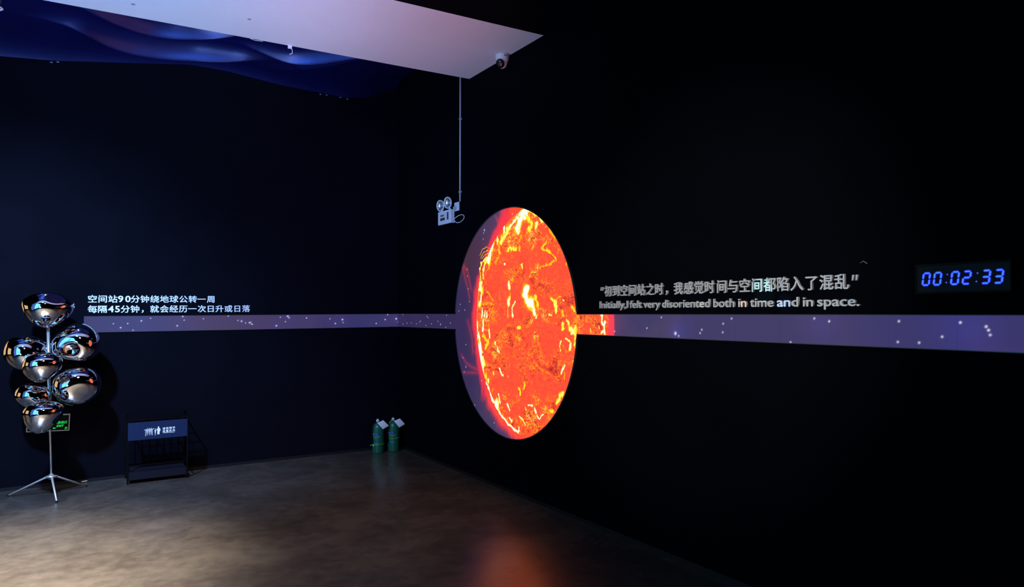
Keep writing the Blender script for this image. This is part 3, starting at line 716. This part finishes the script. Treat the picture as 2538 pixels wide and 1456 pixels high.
# u runs to -y; front details (local y = -(u - 1.337))
obj('vent_panel', box((X0 - 0.002, -0.098, 0.035), (X0 + 0.001, -0.065, 0.110)), M_DK, el)
obj('rating_label', box((X0 - 0.0015, -0.015, 0.036), (X0 + 0.001, 0.090, 0.064)), M_DK, el)
obj('warning_label', box((X0 - 0.0015, 0.002, 0.078), (X0 + 0.001, 0.085, 0.096)), mat('orange_label', (0.40, 0.16, 0.05), 0.5), el)
obj('warning_symbol', box((X0 - 0.003, 0.062, 0.080), (X0 - 0.0014, 0.082, 0.094)), mat('red_label', (0.30, 0.03, 0.03), 0.5), el)
obj('base_plate', box((-0.040, -0.14, -0.012), (-0.006, 0.12, -0.005)), M_BLACK, el)
M_LENS = mat('reflector', (0.55, 0.58, 0.62), 0.22, metal=0.9)
for yy, hz in ((0.094, 0.197), (-0.076, 0.207)):
    obj('stem', tube([(-0.03, yy - 0.02, 0.132), (-0.03, yy - 0.015, 0.150), (-0.03, yy - 0.008, 0.165)], [0.016, 0.009, 0.008], 10), M_PLASTIC, el)
    rot = Vector((-1, -0.22, -0.10)).to_track_quat('Z', 'Y').to_matrix().to_4x4()
    Mh = Matrix.Translation((-0.035, yy, hz)) @ rot
    hd_ = obj('lamp_head', lathe([(0, -0.025), (0.030, -0.022), (0.052, -0.006), (0.060, 0.010), (0.060, 0.018), (0.052, 0.018), (0.050, 0.010), (0.040, -0.004), (0.02, -0.014), (0, -0.016)], 28, Mh), M_PLASTIC, el, True)
    obj('reflector', lathe([(0.0500, 0.011), (0.040, -0.002), (0.022, -0.011), (0.008, -0.013), (0.008, 0.004), (0.004, 0.009), (0, 0.010)], 24, Mh), M_LENS, hd_, True)
sk = thing('wall_socket', 'white wall socket with a plug beside the emergency light', 'socket', (0, -1.586, 2.636))
obj('back_box', box((-0.028, -0.062, -0.048), (0, 0.045, 0.044), 0.003), M_BLACK, sk)
obj('face_plate', box((-0.036, -0.050, -0.043), (-0.0285, 0.050, 0.043), 0.002), M_PLASTIC, sk)
obj('plug', box((-0.062, -0.004, -0.030), (-0.0365, 0.030, 0.002), 0.006), mat('plug_plastic', (0.45, 0.47, 0.52), 0.4), sk)
cd = obj('power_cable', tube(curve_pts([(-0.05, -1.565, 2.615), (-0.05, -1.545, 2.590), (-0.04, -1.535, 2.550), (-0.03, -1.520, 2.520), (-0.028, -1.535, 2.495), (-0.026, -1.575, 2.478), (-0.026, -1.63, 2.474), (-0.026, -1.69, 2.486), (-0.026, -1.725, 2.508), (-0.026, -1.72, 2.532), (-0.026, -1.67, 2.545), (-0.026, -1.60, 2.542), (-0.028, -1.54, 2.528), (-0.030, -1.505, 2.518), (-0.030, -1.483, 2.512)]), 0.0038, 8), M_PLASTIC, None, True)
tag(cd, 'thin white cable looping between the socket and the emergency light', 'cable')
pp = thing('conduit', 'thin white conduit dropping from the beam to the wall socket', 'conduit', (0, 0, 0))
obj('pipe', tube([(-0.012, -1.618, 2.682), (-0.012, -1.627, 3.30), (-0.012, -1.655, 5.19)], 0.0095, 10), mat('grey_conduit', (0.42, 0.42, 0.44), 0.5), pp, True)
for z in (2.78, 3.505, 4.2):
    yy = -1.618 - (z - 2.68) * 0.0155
    obj('clip', box((-0.024, yy - 0.016, z - 0.010), (0, yy + 0.010, z + 0.010), 0.003), MATS['grey_conduit'], pp)

# small cable stub on the right wall by the clock
st = obj('cable_stub', tube([(0, -5.84, 1.818), (-0.012, -5.848, 1.822), (-0.014, -5.862, 1.829), (-0.012, -5.874, 1.822), (-0.012, -5.882, 1.815)], 0.0028, 6), mat('grey_stub', (0.14, 0.14, 0.14), 0.5), None, True)
tag(st, 'tiny grey cable stub on the black wall left of the blue clock', 'cable')

# ---------------------------------------------------------------- dome camera under the beam
dc = thing('security_camera', 'white turret security camera hanging from the beam end by the wall', 'camera', (-0.060, -2.53, 3.862))
obj('mount', lathe([(0, 0.0), (0.062, 0.0), (0.062, -0.010), (0.058, -0.045), (0.052, -0.060), (0, -0.060)], 32), M_PLASTIC, dc, True)
hd_ = obj('ball', lathe([(0.0, 0.0), (0.052, 0.0), (0.050, -0.02), (0.042, -0.048), (0.030, -0.066), (0.015, -0.074), (0, -0.076)], 28, Matrix.Translation((0, 0, -0.045))), M_PLASTIC, dc, True)
Ml = Matrix.Translation((-0.033, -0.020, -0.086)) @ Vector((-0.72, -0.50, -0.62)).to_track_quat('Z', 'Y').to_matrix().to_4x4()
obj('lens_window', lathe([(0, 0.020), (0.020, 0.022), (0.033, 0.017), (0.038, 0.006), (0.036, -0.006), (0, -0.006)], 24, Ml @ Matrix.Diagonal((1, 1.1, 0.9, 1))), mat('black_glass', (0.004, 0.004, 0.005), 0.15), dc, True)
obj('badge', box((-0.018, -0.0655, -0.026), (0.012, -0.058, -0.018)), mat('grey_print', (0.15, 0.18, 0.25), 0.5), dc)

# ceiling spotlight at the top left
sp = thing('track_spotlight', 'dark cylinder spotlight hanging at the top left behind the drape', 'spotlight', (-3.80, -1.46, 3.86))
obj('barrel', lathe([(0, 0.34), (0.045, 0.34), (0.050, 0.32), (0.050, 0.02), (0.046, 0.015), (0.040, 0.03), (0, 0.03)], 24), mat('blue_grey_metal', (0.10, 0.14, 0.28), 0.4), sp, True)
obj('trim_ring', lathe([(0.050, 0.012), (0.060, 0.008), (0.060, 0.002), (0.046, 0.0), (0.044, 0.008), (0.050, 0.012)], 24), M_PLASTIC, sp, True)
obj('stem', tube([(0, 0, 0.34), (0, 0, 1.34)], 0.008, 8), M_BLACK, sp)

# ---------------------------------------------------------------- satin drape between the beam and the left wall
def interp(pts, x):
    xs = [p[0] for p in pts]; ys = [p[1] for p in pts]
    return np.interp(x, xs, ys)
nx, ny = 520, 340
X = np.linspace(-5.2, -0.004, nx); Y = np.linspace(-1.80, -0.004, ny)
XX, YY = np.meshgrid(X, Y, indexing='ij')
wallz = interp([(-5.2, 3.93), (-3.86, 3.935), (-3.46, 3.965), (-2.90, 4.045), (-2.28, 4.135), (-1.93, 4.13), (-1.35, 4.07), (-0.62, 4.04), (-0.35, 4.10), (-0.13, 4.20), (0, 4.26)], X)
wallz = np.convolve(np.pad(wallz, 6, mode='edge'), np.ones(13) / 13, mode='valid')
v = np.clip((YY + 0.004) / -1.796, 0, 1)                         # 0 at the wall, 1 at the beam
Zd = wallz[:, None] * (1 - v) + 4.20 * v
Zd += 0.13 * (1 - np.exp(-v / 0.10)) * (1 - v)
def fold(pts, amp, wn, wf, a_end):
    """a hanging crease: sharp on the side of the viewer, soft behind"""
    global Zd
    yc = interp(pts, X)
    yc = np.convolve(np.pad(yc, 10, mode='edge'), np.ones(21) / 21, mode='valid')[:, None]
    x0, x1 = a_end
    am = amp * (1 / (1 + np.exp(-(X - x0) / 0.16))) * (1 / (1 + np.exp((X - x1) / 0.16)))
    dd = YY - yc
    sh = np.where(dd < 0, np.exp(-np.sqrt((dd / wn) ** 2 + 0.05) + 0.2236), np.exp(-(dd / wf) ** 2))
    Zd = Zd - am[:, None] * sh
fold([(-3.331, -1.262), (-3.161, -1.163), (-2.951, -1.035), (-2.787, -0.95), (-2.621, -0.90), (-2.283, -0.93), (-1.82, -1.10)], 0.17, 0.065, 0.02, (-3.3, -2.0))
fold([(-3.272, -0.70), (-3.18, -0.62), (-3.053, -0.53), (-2.853, -0.44), (-2.579, -0.38), (-2.365, -0.37), (-2.016, -0.42), (-1.729, -0.5)], 0.19, 0.070, 0.02, (-3.25, -1.75))
fold([(-1.9, -0.72), (-1.523, -0.719), (-1.376, -0.764), (-1.186, -0.945), (-1.018, -1.178), (-0.902, -1.312), (-0.756, -1.42)], 0.15, 0.075, 0.06, (-1.75, -0.6))
fold([(-1.8, -0.25), (-1.456, -0.30), (-1.292, -0.45), (-1.095, -0.645), (-0.957, -0.872), (-0.822, -1.091), (-0.5, -1.3)], 0.08, 0.16, 0.08, (-1.6, -0.5))
me = bpy.data.meshes.new('ceiling_drape')
co = np.stack([XX, YY, Zd], -1).reshape(-1, 3)
me.vertices.add(len(co)); me.vertices.foreach_set('co', co.astype(np.float32).ravel())
f = grid_faces(nx, ny).astype(np.int32)
me.loops.add(f.size); me.loops.foreach_set('vertex_index', f.ravel())
me.polygons.add(len(f)); me.polygons.foreach_set('loop_start', np.arange(0, f.size, 4, dtype=np.int32))
me.update(calc_edges=True)
me.polygons.foreach_set('use_smooth', np.ones(len(f), dtype=bool))
dr = link('ceiling_drape', me, M_DRAPE)
sol = dr.modifiers.new('thickness', 'SOLIDIFY'); sol.thickness = 0.003; sol.offset = 1
tag(dr, 'dark navy satin drape with glossy folds hung under the ceiling', 'drape')
for x, dz in ((-3.47, 0), (-3.42, 0.005), (-0.93, 0), (-0.86, 0.005), (-0.70, 0.01), (-0.62, 0.0), (-0.22, 0.02)):
    zz = float(np.interp(x, X, wallz)) - 0.012 + dz
    random.seed(int(x * 100))
    obj('tape_scrap', prism([(x - 0.012, zz - 0.004), (x + 0.004, zz - 0.009), (x + 0.016, zz - 0.002), (x + 0.004, zz + 0.004)], 0.006, M_LEFT), mat('clear_tape', (0.30, 0.29, 0.33), 0.3), dr)
obj('thread', tube([(-1.98, -1.45, 3.99), (-1.93, -1.44, 3.985), (-1.87, -1.44, 3.99)], 0.003, 6), M_PLASTIC, dr)

# ---------------------------------------------------------------- globe stand
gs = thing('globe_stand', 'slim chrome pole on tripod feet carrying seven mirrored silver globes', 'floor lamp', (-3.434, -0.39, 0))
R0 = gs.location.copy()
PT = Vector((-3.468, -0.39, 1.50)) - R0; PB = Vector((-3.434, -0.39, 0.157)) - R0
obj('pole', tube([PB, (Vector((-3.442, -0.39, 0.451)) - R0), (Vector((-3.454, -0.39, 0.806)) - R0), PT], [0.008, 0.009, 0.0135, 0.0135], 14), M_POLE, gs, True)
obj('hub', lathe([(0, 0.135), (0.018, 0.137), (0.024, 0.148), (0.045, 0.160), (0.046, 0.166), (0.020, 0.172), (0.013, 0.185), (0, 0.185)], 20), mat('cast_metal', (0.45, 0.43, 0.40), 0.4, metal=0.6), gs, True)
M_LEG = mat('matt_steel', (0.55, 0.53, 0.50), 0.4, metal=0.5)
for fx, fy in ((-3.752, -0.245), (-3.388, -0.715), (-3.165, -0.215)):
    e = Vector((fx, fy, 0.006)) - R0
    d = Vector((e.x, e.y, 0)).normalized()
    L = obj('leg', tube([Vector((0, 0, 0.155)) + d * 0.018, Vector((0, 0, 0.150)) + d * 0.05, e], [0.010, 0.009, 0.0075], 10), M_LEG, gs, True)
    obj('rubber_foot', lathe([(0, 0.0), (0.010, 0.0), (0.011, 0.006), (0.008, 0.013), (0, 0.014)], 12, Matrix.Translation((e.x, e.y, 0.0))), M_BLACK, L)

def globe(c, rx, rz, seed, pinch, mount, armstart=None, taper=0.0, lean=0.0):
    bm = bmesh.new()
    bmesh.ops.create_icosphere(bm, subdivisions=6, radius=1.0)
    r = random.Random(seed)
    pd = Vector(pinch).normalized()
    dents = [(Vector((r.uniform(-1, 1), r.uniform(-1, 1), r.uniform(-0.7, 1))).normalized(), r.uniform(0.03, 0.075), r.uniform(0.35, 0.6)) for _ in range(5)]
    bumps = [(Vector((r.uniform(-1, 1), r.uniform(-1, 1), r.uniform(-1, 1))).normalized(), r.uniform(0.02, 0.06), r.uniform(0.5, 0.8)) for _ in range(4)]
    for vtx in bm.verts:
        nn = vtx.co.normalized(); s = 1.0
        for dv_, a_, w_d in dents: s -= 2.4 * a_ * math.exp(-((nn - dv_).length / w_d) ** 2)
        for dv_, a_, w_d in bumps: s += 1.9 * a_ * math.exp(-((nn - dv_).length / w_d) ** 2)
        k = nn.dot(pd)
        s += 0.17 * max(0, k) ** 3                       # drawn out towards the mount
        s -= 0.22 * math.exp(-((nn - pd).length / 0.13) ** 2)   # pushed-in neck
        vtx.co = Vector((nn.x * rx * s, nn.y * (rx + rz) / 2 * s, nn.z * rz * s))
    for v_ in bm.verts:                                  # heavier above, drawn in below
        q = v_.co.z / rz
        v_.co.x = v_.co.x * (1 + taper * q) + lean * rx * max(0.0, -q)
        v_.co.y *= (1 + taper * q)
    # fit the outline back to the measured size
    xs = [v_.co.x for v_ in bm.verts]; zs = [v_.co.z for v_ in bm.verts]
    kx = 2 * rx / (max(xs) - min(xs)); kz = 2 * rz / (max(zs) - min(zs))
    ox = (max(xs) + min(xs)) / 2; oz = (max(zs) + min(zs)) / 2
    cc = Vector(c) - R0
    for v_ in bm.verts:
        v_.co = Vector(((v_.co.x - ox) * kx, v_.co.y * (kx + kz) / 2, (v_.co.z - oz) * kz)) + cc
    gl = obj('globe', bm, M_CHROME, gs, True)
    tgt = cc + Vector((pd.x * rx * 0.88, pd.y * rx * 0.88, pd.z * rz * 0.88))
    if armstart is not None:
        a_ = Vector(armstart)
        obj('arm', tube([a_, a_.lerp(tgt, 0.6), tgt], 0.004, 8), M_POLE, gs, True)
    dirn = (cc - tgt).normalized()
    Mc = Matrix.Translation(tgt) @ dirn.to_track_quat('Z', 'Y').to_matrix().to_4x4()
    obj('collar', lathe([(0, -0.012), (0.013, -0.012), (0.016, 0.0), (0.022, 0.012), (0, 0.014)], 16, Mc), M_POLE, gl, True)
    return gl
def pole_at(z):
    t_ = (z - 0.157) / (1.50 - 0.157); return PB.lerp(PT, t_)
globe((-3.466, -0.39, 1.635), 0.199, 0.168, 3, (0.1, 0, -1), None, None, 0.20, -0.05)
globe((-3.256, -0.36, 1.333), 0.196, 0.178, 8, (-1, -0.1, -0.1), None, pole_at(1.335), -0.05)
globe((-3.620, -0.34, 1.248), 0.180, 0.164, 17, (0.9, -0.2, 0.25), None, pole_at(1.28), 0.06, 0.1)
globe((-3.501, -0.62, 1.139), 0.150, 0.128, 21, (0.15, 1, 0.2), None, pole_at(1.15), 0.22, -0.10)
globe((-3.245, -0.36, 0.946), 0.196, 0.178, 34, (-1, -0.1, 0.0), None, pole_at(0.955), 0.0)
globe((-3.569, -0.33, 0.862), 0.144, 0.130, 41, (0.9, -0.2, 0.1), None, pole_at(0.87), 0.08, 0.2)
globe((-3.490, -0.60, 0.711), 0.152, 0.138, 55, (0.2, 1, 0.3), None, pole_at(0.75), 0.30, -0.22)

# ---------------------------------------------------------------- exit sign on the left wall behind the globes
ex = thing('exit_sign', 'silver framed green exit sign on the left wall behind the lowest globe', 'sign', (-3.466, 0, 0.5855))
ex.rotation_euler = (0, 0.045, 0)
hw, hh = 0.168, 0.077
obj('panel', box((-hw + 0.006, -0.022, -hh + 0.006), (hw - 0.006, 0, hh - 0.006)), mat('black_glass_panel', (0.002, 0.003, 0.003), 0.3, spec=0.2), ex)
bm = bmesh.new()
add_box(bm, (-hw, -0.028, hh - 0.008), (hw, 0, hh)); add_box(bm, (-hw, -0.028, -hh), (hw, 0, -hh + 0.008))
add_box(bm, (-hw, -0.028, -hh + 0.008), (-hw + 0.009, 0, hh - 0.008)); add_box(bm, (hw - 0.009, -0.028, -hh + 0.008), (hw, 0, hh - 0.008))
obj('frame', bm, mat('anodised_frame', (0.55, 0.55, 0.58), 0.4, metal=0.4), ex)
M_GREEN = emis('green_led', lin((20, 240, 95)), 0.9)
M_GREEN2 = emis('green_led_small', lin((10, 205, 20)), 0.9)
ML2 = Matrix.Translation((0, -0.022, 0)) @ M_LEFT
put_text('sign_text', '安全出口', ML2, 0.096, -0.008, 0.0250, 0.0270, M_GREEN, ex, 0.001, 0, bold=0.03, shear=0.3)
put_text('sign_text', 'EXIT', ML2, 0.094, -0.039, 0.0270, 0.0260, M_GREEN, ex, 0.001, 0, bold=0.03, shear=0.3)
obj('arrow', prism([(0.034, -0.050), (0.047, -0.041), (0.047, -0.058)], 0.001, ML2), M_GREEN, ex)
obj('arrow_shaft', prism([(0.047, -0.0465), (0.060, -0.0465), (0.060, -0.0525), (0.047, -0.0525)], 0.001, ML2), M_GREEN, ex)
bm = prism([(0.128, -0.063), (0.150, -0.062), (0.150, -0.058), (0.128, -0.059)], 0.001, ML2)
obj('status_bar', bm, M_GREEN2, ex)
obj('status_mark', prism([(0.131, -0.056), (0.143, -0.055), (0.144, -0.041), (0.133, -0.043)], 0.001, ML2), M_GREEN2, ex)
obj('status_mark', prism([(0.147, -0.054), (0.150, -0.054), (0.150, -0.042), (0.147, -0.043)], 0.001, ML2), M_GREEN2, ex)
# running figure on the hidden half
obj('running_figure', prism([(-0.10, -0.045), (-0.088, -0.025), (-0.09, 0.0), (-0.105, -0.008), (-0.108, 0.0), (-0.092, 0.016), (-0.085, 0.035), (-0.072, 0.035), (-0.070, 0.018), (-0.055, 0.004), (-0.058, -0.002), (-0.074, 0.005), (-0.074, -0.012), (-0.060, -0.03), (-0.066, -0.034), (-0.082, -0.018), (-0.092, -0.045)], 0.001, ML2), M_GREEN, ex)

# ---------------------------------------------------------------- umbrella rack
rk = thing('umbrella_rack', 'black metal umbrella rack with a dark blue sign band against left wall', 'rack', (-2.583, -0.345, 0))
HW = 0.254; D = 0.30
M_RACK = mat('rack_metal', (0.0016, 0.0016, 0.0026), 0.5, spec=0.1)
for x in (-HW, HW):
    for y in (0, D):
        obj('post', box((x - 0.007, y - 0.007 if y else -0.002, 0), (x + 0.007, y + 0.007 if y else 0.012, 0.605 if y == 0 else 0.645)), M_RACK, rk)
for z0, z1, nm in ((0.585, 0.597, 'rail'), (0.164, 0.172, 'rail')):
    for a0, b0 in (((-HW, 0, z0), (HW, 0.010, z1)), ((-HW, D - 0.005, z0), (HW, D + 0.005, z1))):
        obj(nm, box(a0, b0), M_RACK, rk)
    for x in (-HW, HW):
        obj('side_rail', box((x - 0.005, 0, z0), (x + 0.005, D, z1)), M_RACK, rk)
for k in range(1, 6):
    x = -HW + 2 * HW * k / 6
    obj('divider_bar', box((x - 0.003, 0, 0.588), (x + 0.003, D, 0.594)), M_RACK, rk)
for k in range(1, 4):
    y = D * k / 4
    obj('cross_bar', box((-HW, y - 0.003, 0.5945), (HW, y + 0.003, 0.600)), M_RACK, rk)
for k in range(1, 8):
    x = -HW + 2 * HW * k / 8
    obj('upright_bar', box((x - 0.003, D - 0.003, 0.10), (x + 0.003, D + 0.003, 0.60)), M_RACK, rk)
obj('drip_tray', box((-HW + 0.008, 0.003, 0.036), (HW - 0.008, D - 0.006, 0.106)), mat('tray_metal', (0.006, 0.006, 0.012), 0.5, spec=0.2), rk)
sb = obj('sign_band', box((-HW, -0.008, 0.406), (HW, -0.0022, 0.571)), mat('navy_sign', (0.010, 0.020, 0.060), 0.5, spec=0.1), rk)
MS = Matrix.Translation((-2.583 + 2.583, -0.008, 0)) @ M_LEFT
C0 = -2.583
def sg(nm, pts): obj(nm, prism([(x - C0, z) for x, z in pts], 0.0012, MS), M_LETTER, sb)
sg('pictogram_rail', [(-2.703, 0.494), (-2.618, 0.4985), (-2.618, 0.503), (-2.703, 0.4985)])
sg('pictogram_post', [(-2.692, 0.4375), (-2.6885, 0.4375), (-2.6885, 0.496), (-2.692, 0.496)])
sg('pictogram_post', [(-2.634, 0.441), (-2.6305, 0.441), (-2.6305, 0.499), (-2.634, 0.499)])
def umbrella(x, z):
    sg('pictogram_umbrella', [(x, z - 0.055), (x + 0.0015, z - 0.055), (x + 0.0065, z - 0.006), (x + 0.001, z + 0.004), (x + 0.002, z + 0.010), (x + 0.006, z + 0.012), (x + 0.006, z + 0.014), (x, z + 0.013), (x - 0.002, z + 0.004), (x - 0.0055, z - 0.006)])
for x in (-2.678, -2.661, -2.645): umbrella(x, 0.497)
umbrella(-2.609, 0.490)
sg('pictogram_head', [(-2.581 + 0.007 * math.cos(k * math.pi / 5), 0.511 + 0.008 * math.sin(k * math.pi / 5)) for k in range(10)])
sg('pictogram_person', [(-2.591, 0.445), (-2.572, 0.445), (-2.571, 0.474), (-2.566, 0.474), (-2.565, 0.496), (-2.571, 0.503), (-2.589, 0.502), (-2.602, 0.488), (-2.600, 0.483), (-2.591, 0.490)])
for row, (txt, z) in enumerate((('请将雨伞', 0.487), ('放置此处', 0.462))):
    for i, c in enumerate(txt):
        put_text('sign_letter', c, MS, -2.534 + 0.0285 * i - C0, z - 0.0005 + 0.0008 * i, 0.0245, 0.0225, M_LETTER, sb, 0.0012, 0, bold=0.03)
put_text('sign_caption', 'Umbrella Placement', MS, -2.4915 - C0, 0.4515, 0.0120, 0.0105, M_LETTER, sb, 0.0012, 0, bold=0.03)

# ---------------------------------------------------------------- fire extinguishers
M_GRN = mat('green_enamel', (0.010, 0.115, 0.060), 0.28)
M_BLUEL = mat('blue_label', (0.05, 0.13, 0.42), 0.4)
M_TAPE = mat('green_tie', (0.10, 0.60, 0.12), 0.4)
M_PAPER = mat('white_card', (0.80, 0.82, 0.85), 0.7)
def arc_band(r0, r1, z0, z1, a0, a1, nseg=14):
    bm = bmesh.new(); rows = []
    for k in range(nseg + 1):
        a_ = math.radians(a0 + (a1 - a0) * k / nseg)
        rows.append([bm.verts.new((r * math.cos(a_), r * math.sin(a_), z)) for r, z in ((r0, z0), (r1, z0), (r1, z1), (r0, z1))])
    for A, B in zip(rows, rows[1:]):
        for k in range(4): bm.faces.new((A[k], A[(k + 1) % 4], B[(k + 1) % 4], B[k]))
    bm.faces.new(rows[0]); bm.faces.new(rows[-1][::-1])
    return bm
def extinguisher(loc, label, tie, tail, tagpts, s=1.0):
    t = thing('fire_extinguisher', label, 'extinguisher', loc, 0, 'green extinguishers in the corner')
    R = 0.066
    obj('cylinder', lathe([(0, 0.004), (R - 0.006, 0), (R, 0.008), (R, 0.285), (R * 0.96, 0.302), (R * 0.80, 0.322), (R * 0.50, 0.338), (0.020, 0.345), (0.020, 0.350), (0, 0.350)], 40), M_GRN, t, True)
    obj('valve', lathe([(0.018, 0.348), (0.020, 0.352), (0.020, 0.368), (0.013, 0.376), (0.013, 0.388), (0, 0.390)], 16), mat('brass_valve', (0.10, 0.09, 0.08), 0.4, metal=0.7), t, True)
    obj('lever', box((-0.004, -0.012, 0.386), (0.075, 0.006, 0.392), 0.002), M_BLACK, t)
    obj('carry_handle', box((0.0, -0.010, 0.366), (0.070, 0.006, 0.372), 0.002), M_BLACK, t)
    Mg = Matrix.Translation((-0.016, -0.026, 0.366)) @ Vector((-0.45, -0.9, 0.1)).to_track_quat('Z', 'Y').to_matrix().to_4x4()
    g_ = obj('gauge', lathe([(0, 0), (0.015, 0), (0.016, 0.006), (0.012, 0.008), (0, 0.008)], 18, Mg), M_PLASTIC, t)
    obj('dial', lathe([(0, 0.0081), (0.006, 0.0081), (0.006, 0.0095), (0, 0.0095)], 12, Mg), M_DK, g_)
    obj('hose', tube([(-0.012, 0, 0.362), (-0.045, -0.012, 0.345), (-0.068, -0.02, 0.31), (-0.079, -0.02, 0.26), (-0.078, -0.02, 0.16), (-0.074, -0.02, 0.11)], 0.0075, 8), M_BLACK, t, True)
    V = -118   # direction (degrees) of the printed front
    obj('label_band', arc_band(R + 0.0003, R + 0.0012, 0.206, 0.226, V - 52, V + 20), mat('dark_blue_label', (0.015, 0.03, 0.20), 0.4), t)
    obj('label_bright', arc_band(R + 0.0012, R + 0.0020, 0.211, 0.222, V - 30, V + 8), M_BLUEL, t)
    obj('label_mark', arc_band(R + 0.0012, R + 0.0020, 0.208, 0.224, V - 46, V - 40), M_PAPER, t)
    for k in range(5):
        a_ = V - 42 + k * 16
        obj('printed_mark', arc_band(R + 0.0003, R + 0.0012, 0.186 - 0.003 * (k % 2), 0.196, a_, a_ + 5, 3), mat('pale_print', (0.30, 0.45, 0.45), 0.5), t)
        if k < 3: obj('printed_mark', arc_band(R + 0.0003, R + 0.0012, 0.168, 0.176, a_ + 6, a_ + 9, 3), MATS['pale_print'], t)
    obj('lower_label', arc_band(R + 0.0003, R + 0.0012, 0.108, 0.119, V - 38, V + 10), M_BLUEL, t)
    ring = [((R + 0.003) * math.cos(a_), (R + 0.003) * math.sin(a_), tie + 0.004 * math.cos(a_)) for a_ in [2 * math.pi * k / 32 for k in range(32)]]
    obj('cable_tie', tube(ring, 0.0022, 6, closed=True), M_TAPE, t, True)
    if tail:
        obj('tie_tail', tube([(-0.060, -0.030, tie), (-0.080, -0.032, tie - 0.001), (-0.108, -0.030, tie - 0.006)], 0.003, 6), M_TAPE, t, True)
        obj('seal', box((-0.072, -0.034, tie - 0.018), (-0.064, -0.028, tie - 0.003)), M_PAPER, t)
    else:
        obj('strap', tube([(-0.022, -0.03, 0.362), (-0.045, -0.03, 0.345), (-0.062, -0.028, 0.322)], 0.0045, 6), M_TAPE, t, True)
    # inspection card: four corners in local x, z, hung in front of the shoulder
    bm = bmesh.new(); N_ = 8; rows = []
    P00, P10, P11, P01 = [Vector((x, -0.070, z)) for x, z in tagpts]
    for i in range(N_ + 1):
        row = []
        for j in range(N_ + 1):
            u_, v_ = i / N_, j / N_
            q = P00.lerp(P10, u_).lerp(P01.lerp(P11, u_), v_)
            q.y -= 0.010 * math.sin(v_ * 2.2)
            row.append(bm.verts.new(q))
        rows.append(row)
    for i in range(N_):
        for j in range(N_): bm.faces.new((rows[i][j], rows[i + 1][j], rows[i + 1][j + 1], rows[i][j + 1]))
    c_ = obj('inspection_card', bm, M_PAPER, t, True)
    so = c_.modifiers.new('thickness', 'SOLIDIFY'); so.thickness = 0.0012
    obj('card_string', tube([(0, -0.015, 0.356), (-0.004, -0.05, 0.350), Vector(((tagpts[0][0] + tagpts[1][0]) / 2, -0.070, (tagpts[0][1] + tagpts[1][1]) / 2 - 0.006))], 0.0015, 5), M_PAPER, t)
    return t
extinguisher((-0.325, -0.19, 0), 'left green fire extinguisher in the corner, its green tie low and sticking out', 0.102, True,
             [(-0.036, 0.345), (0.035, 0.372), (0.101, 0.302), (0.030, 0.268)])
extinguisher((-0.140, -0.19, 0), 'right green fire extinguisher in the corner, bright green tie at mid height', 0.152, False,
             [(-0.022, 0.350), (0.050, 0.375), (0.112, 0.303), (0.040, 0.270)])

# scrap of paper at the foot of the left wall
sc_ = obj('paper_scrap', prism([(-3.205, 0.012), (-3.195, 0.004), (-3.160, 0.006), (-3.150, 0.014), (-3.175, 0.018)], 0.012, M_LEFT), M_PAPER)
tag(sc_, 'tiny white paper scrap on the floor at the foot of left wall', 'litter')

# ---------------------------------------------------------------- parts of the hall behind the viewer, seen in the mirrored globes
M_CYAN = emis('cyan_screen', (0.14, 0.58, 1.0), 2.2)
cs = thing('wall_screen', 'bright cyan free-standing screen behind the viewer, seen mirrored in the globes', 'screen', (-6.4, -4.2, 0))
Y2 = 1.7
obj('display', box((0.03, -Y2, 0.4), (0.06, Y2, 3.6)), M_CYAN, cs)
bm = bmesh.new()
add_box(bm, (0, -Y2 - 0.08, 0.0), (0.08, Y2 + 0.08, 0.4)); add_box(bm, (0, -Y2 - 0.08, 3.6), (0.08, Y2 + 0.08, 3.68)); add_box(bm, (0, -0.03, 0.4), (0.1, 0.03, 3.6))
add_box(bm, (0, -Y2 - 0.08, 0.4), (0.08, -Y2, 3.6)); add_box(bm, (0, Y2, 0.4), (0.08, Y2 + 0.08, 3.6)); add_box(bm, (0.0, -Y2, 1.55), (0.1, Y2, 1.62))
obj('frame', bm, M_BLACK, cs)
yl = obj('light_box', box((-8.4, 2.9, 0.6), (-6.0, 3.18, 2.8)), emis('warm_panel', (1.0, 0.64, 0.30), 0.85))
tag(yl, 'warm yellow lit panel in the side room, seen mirrored in the globes', 'light box')
pn = obj('side_light_box', box((-8.98, -0.9, 0.5), (-8.7, 1.2, 2.7)), MATS['warm_panel'])
tag(pn, 'warm yellow lit panel on the far side wall, seen mirrored in the globes', 'light box')
bl = obj('blue_glow_panel', box((-6.40, -2.40, 0.2), (-6.34, -1.6, 3.4)), emis('blue_wall_glow', (0.12, 0.25, 0.9), 0.6))  # emissive panel stands in for wall lit blue around the screen
tag(bl, 'dim glowing panel imitating blue light on the wall beside the bright free-standing screen behind the viewer', 'light box')
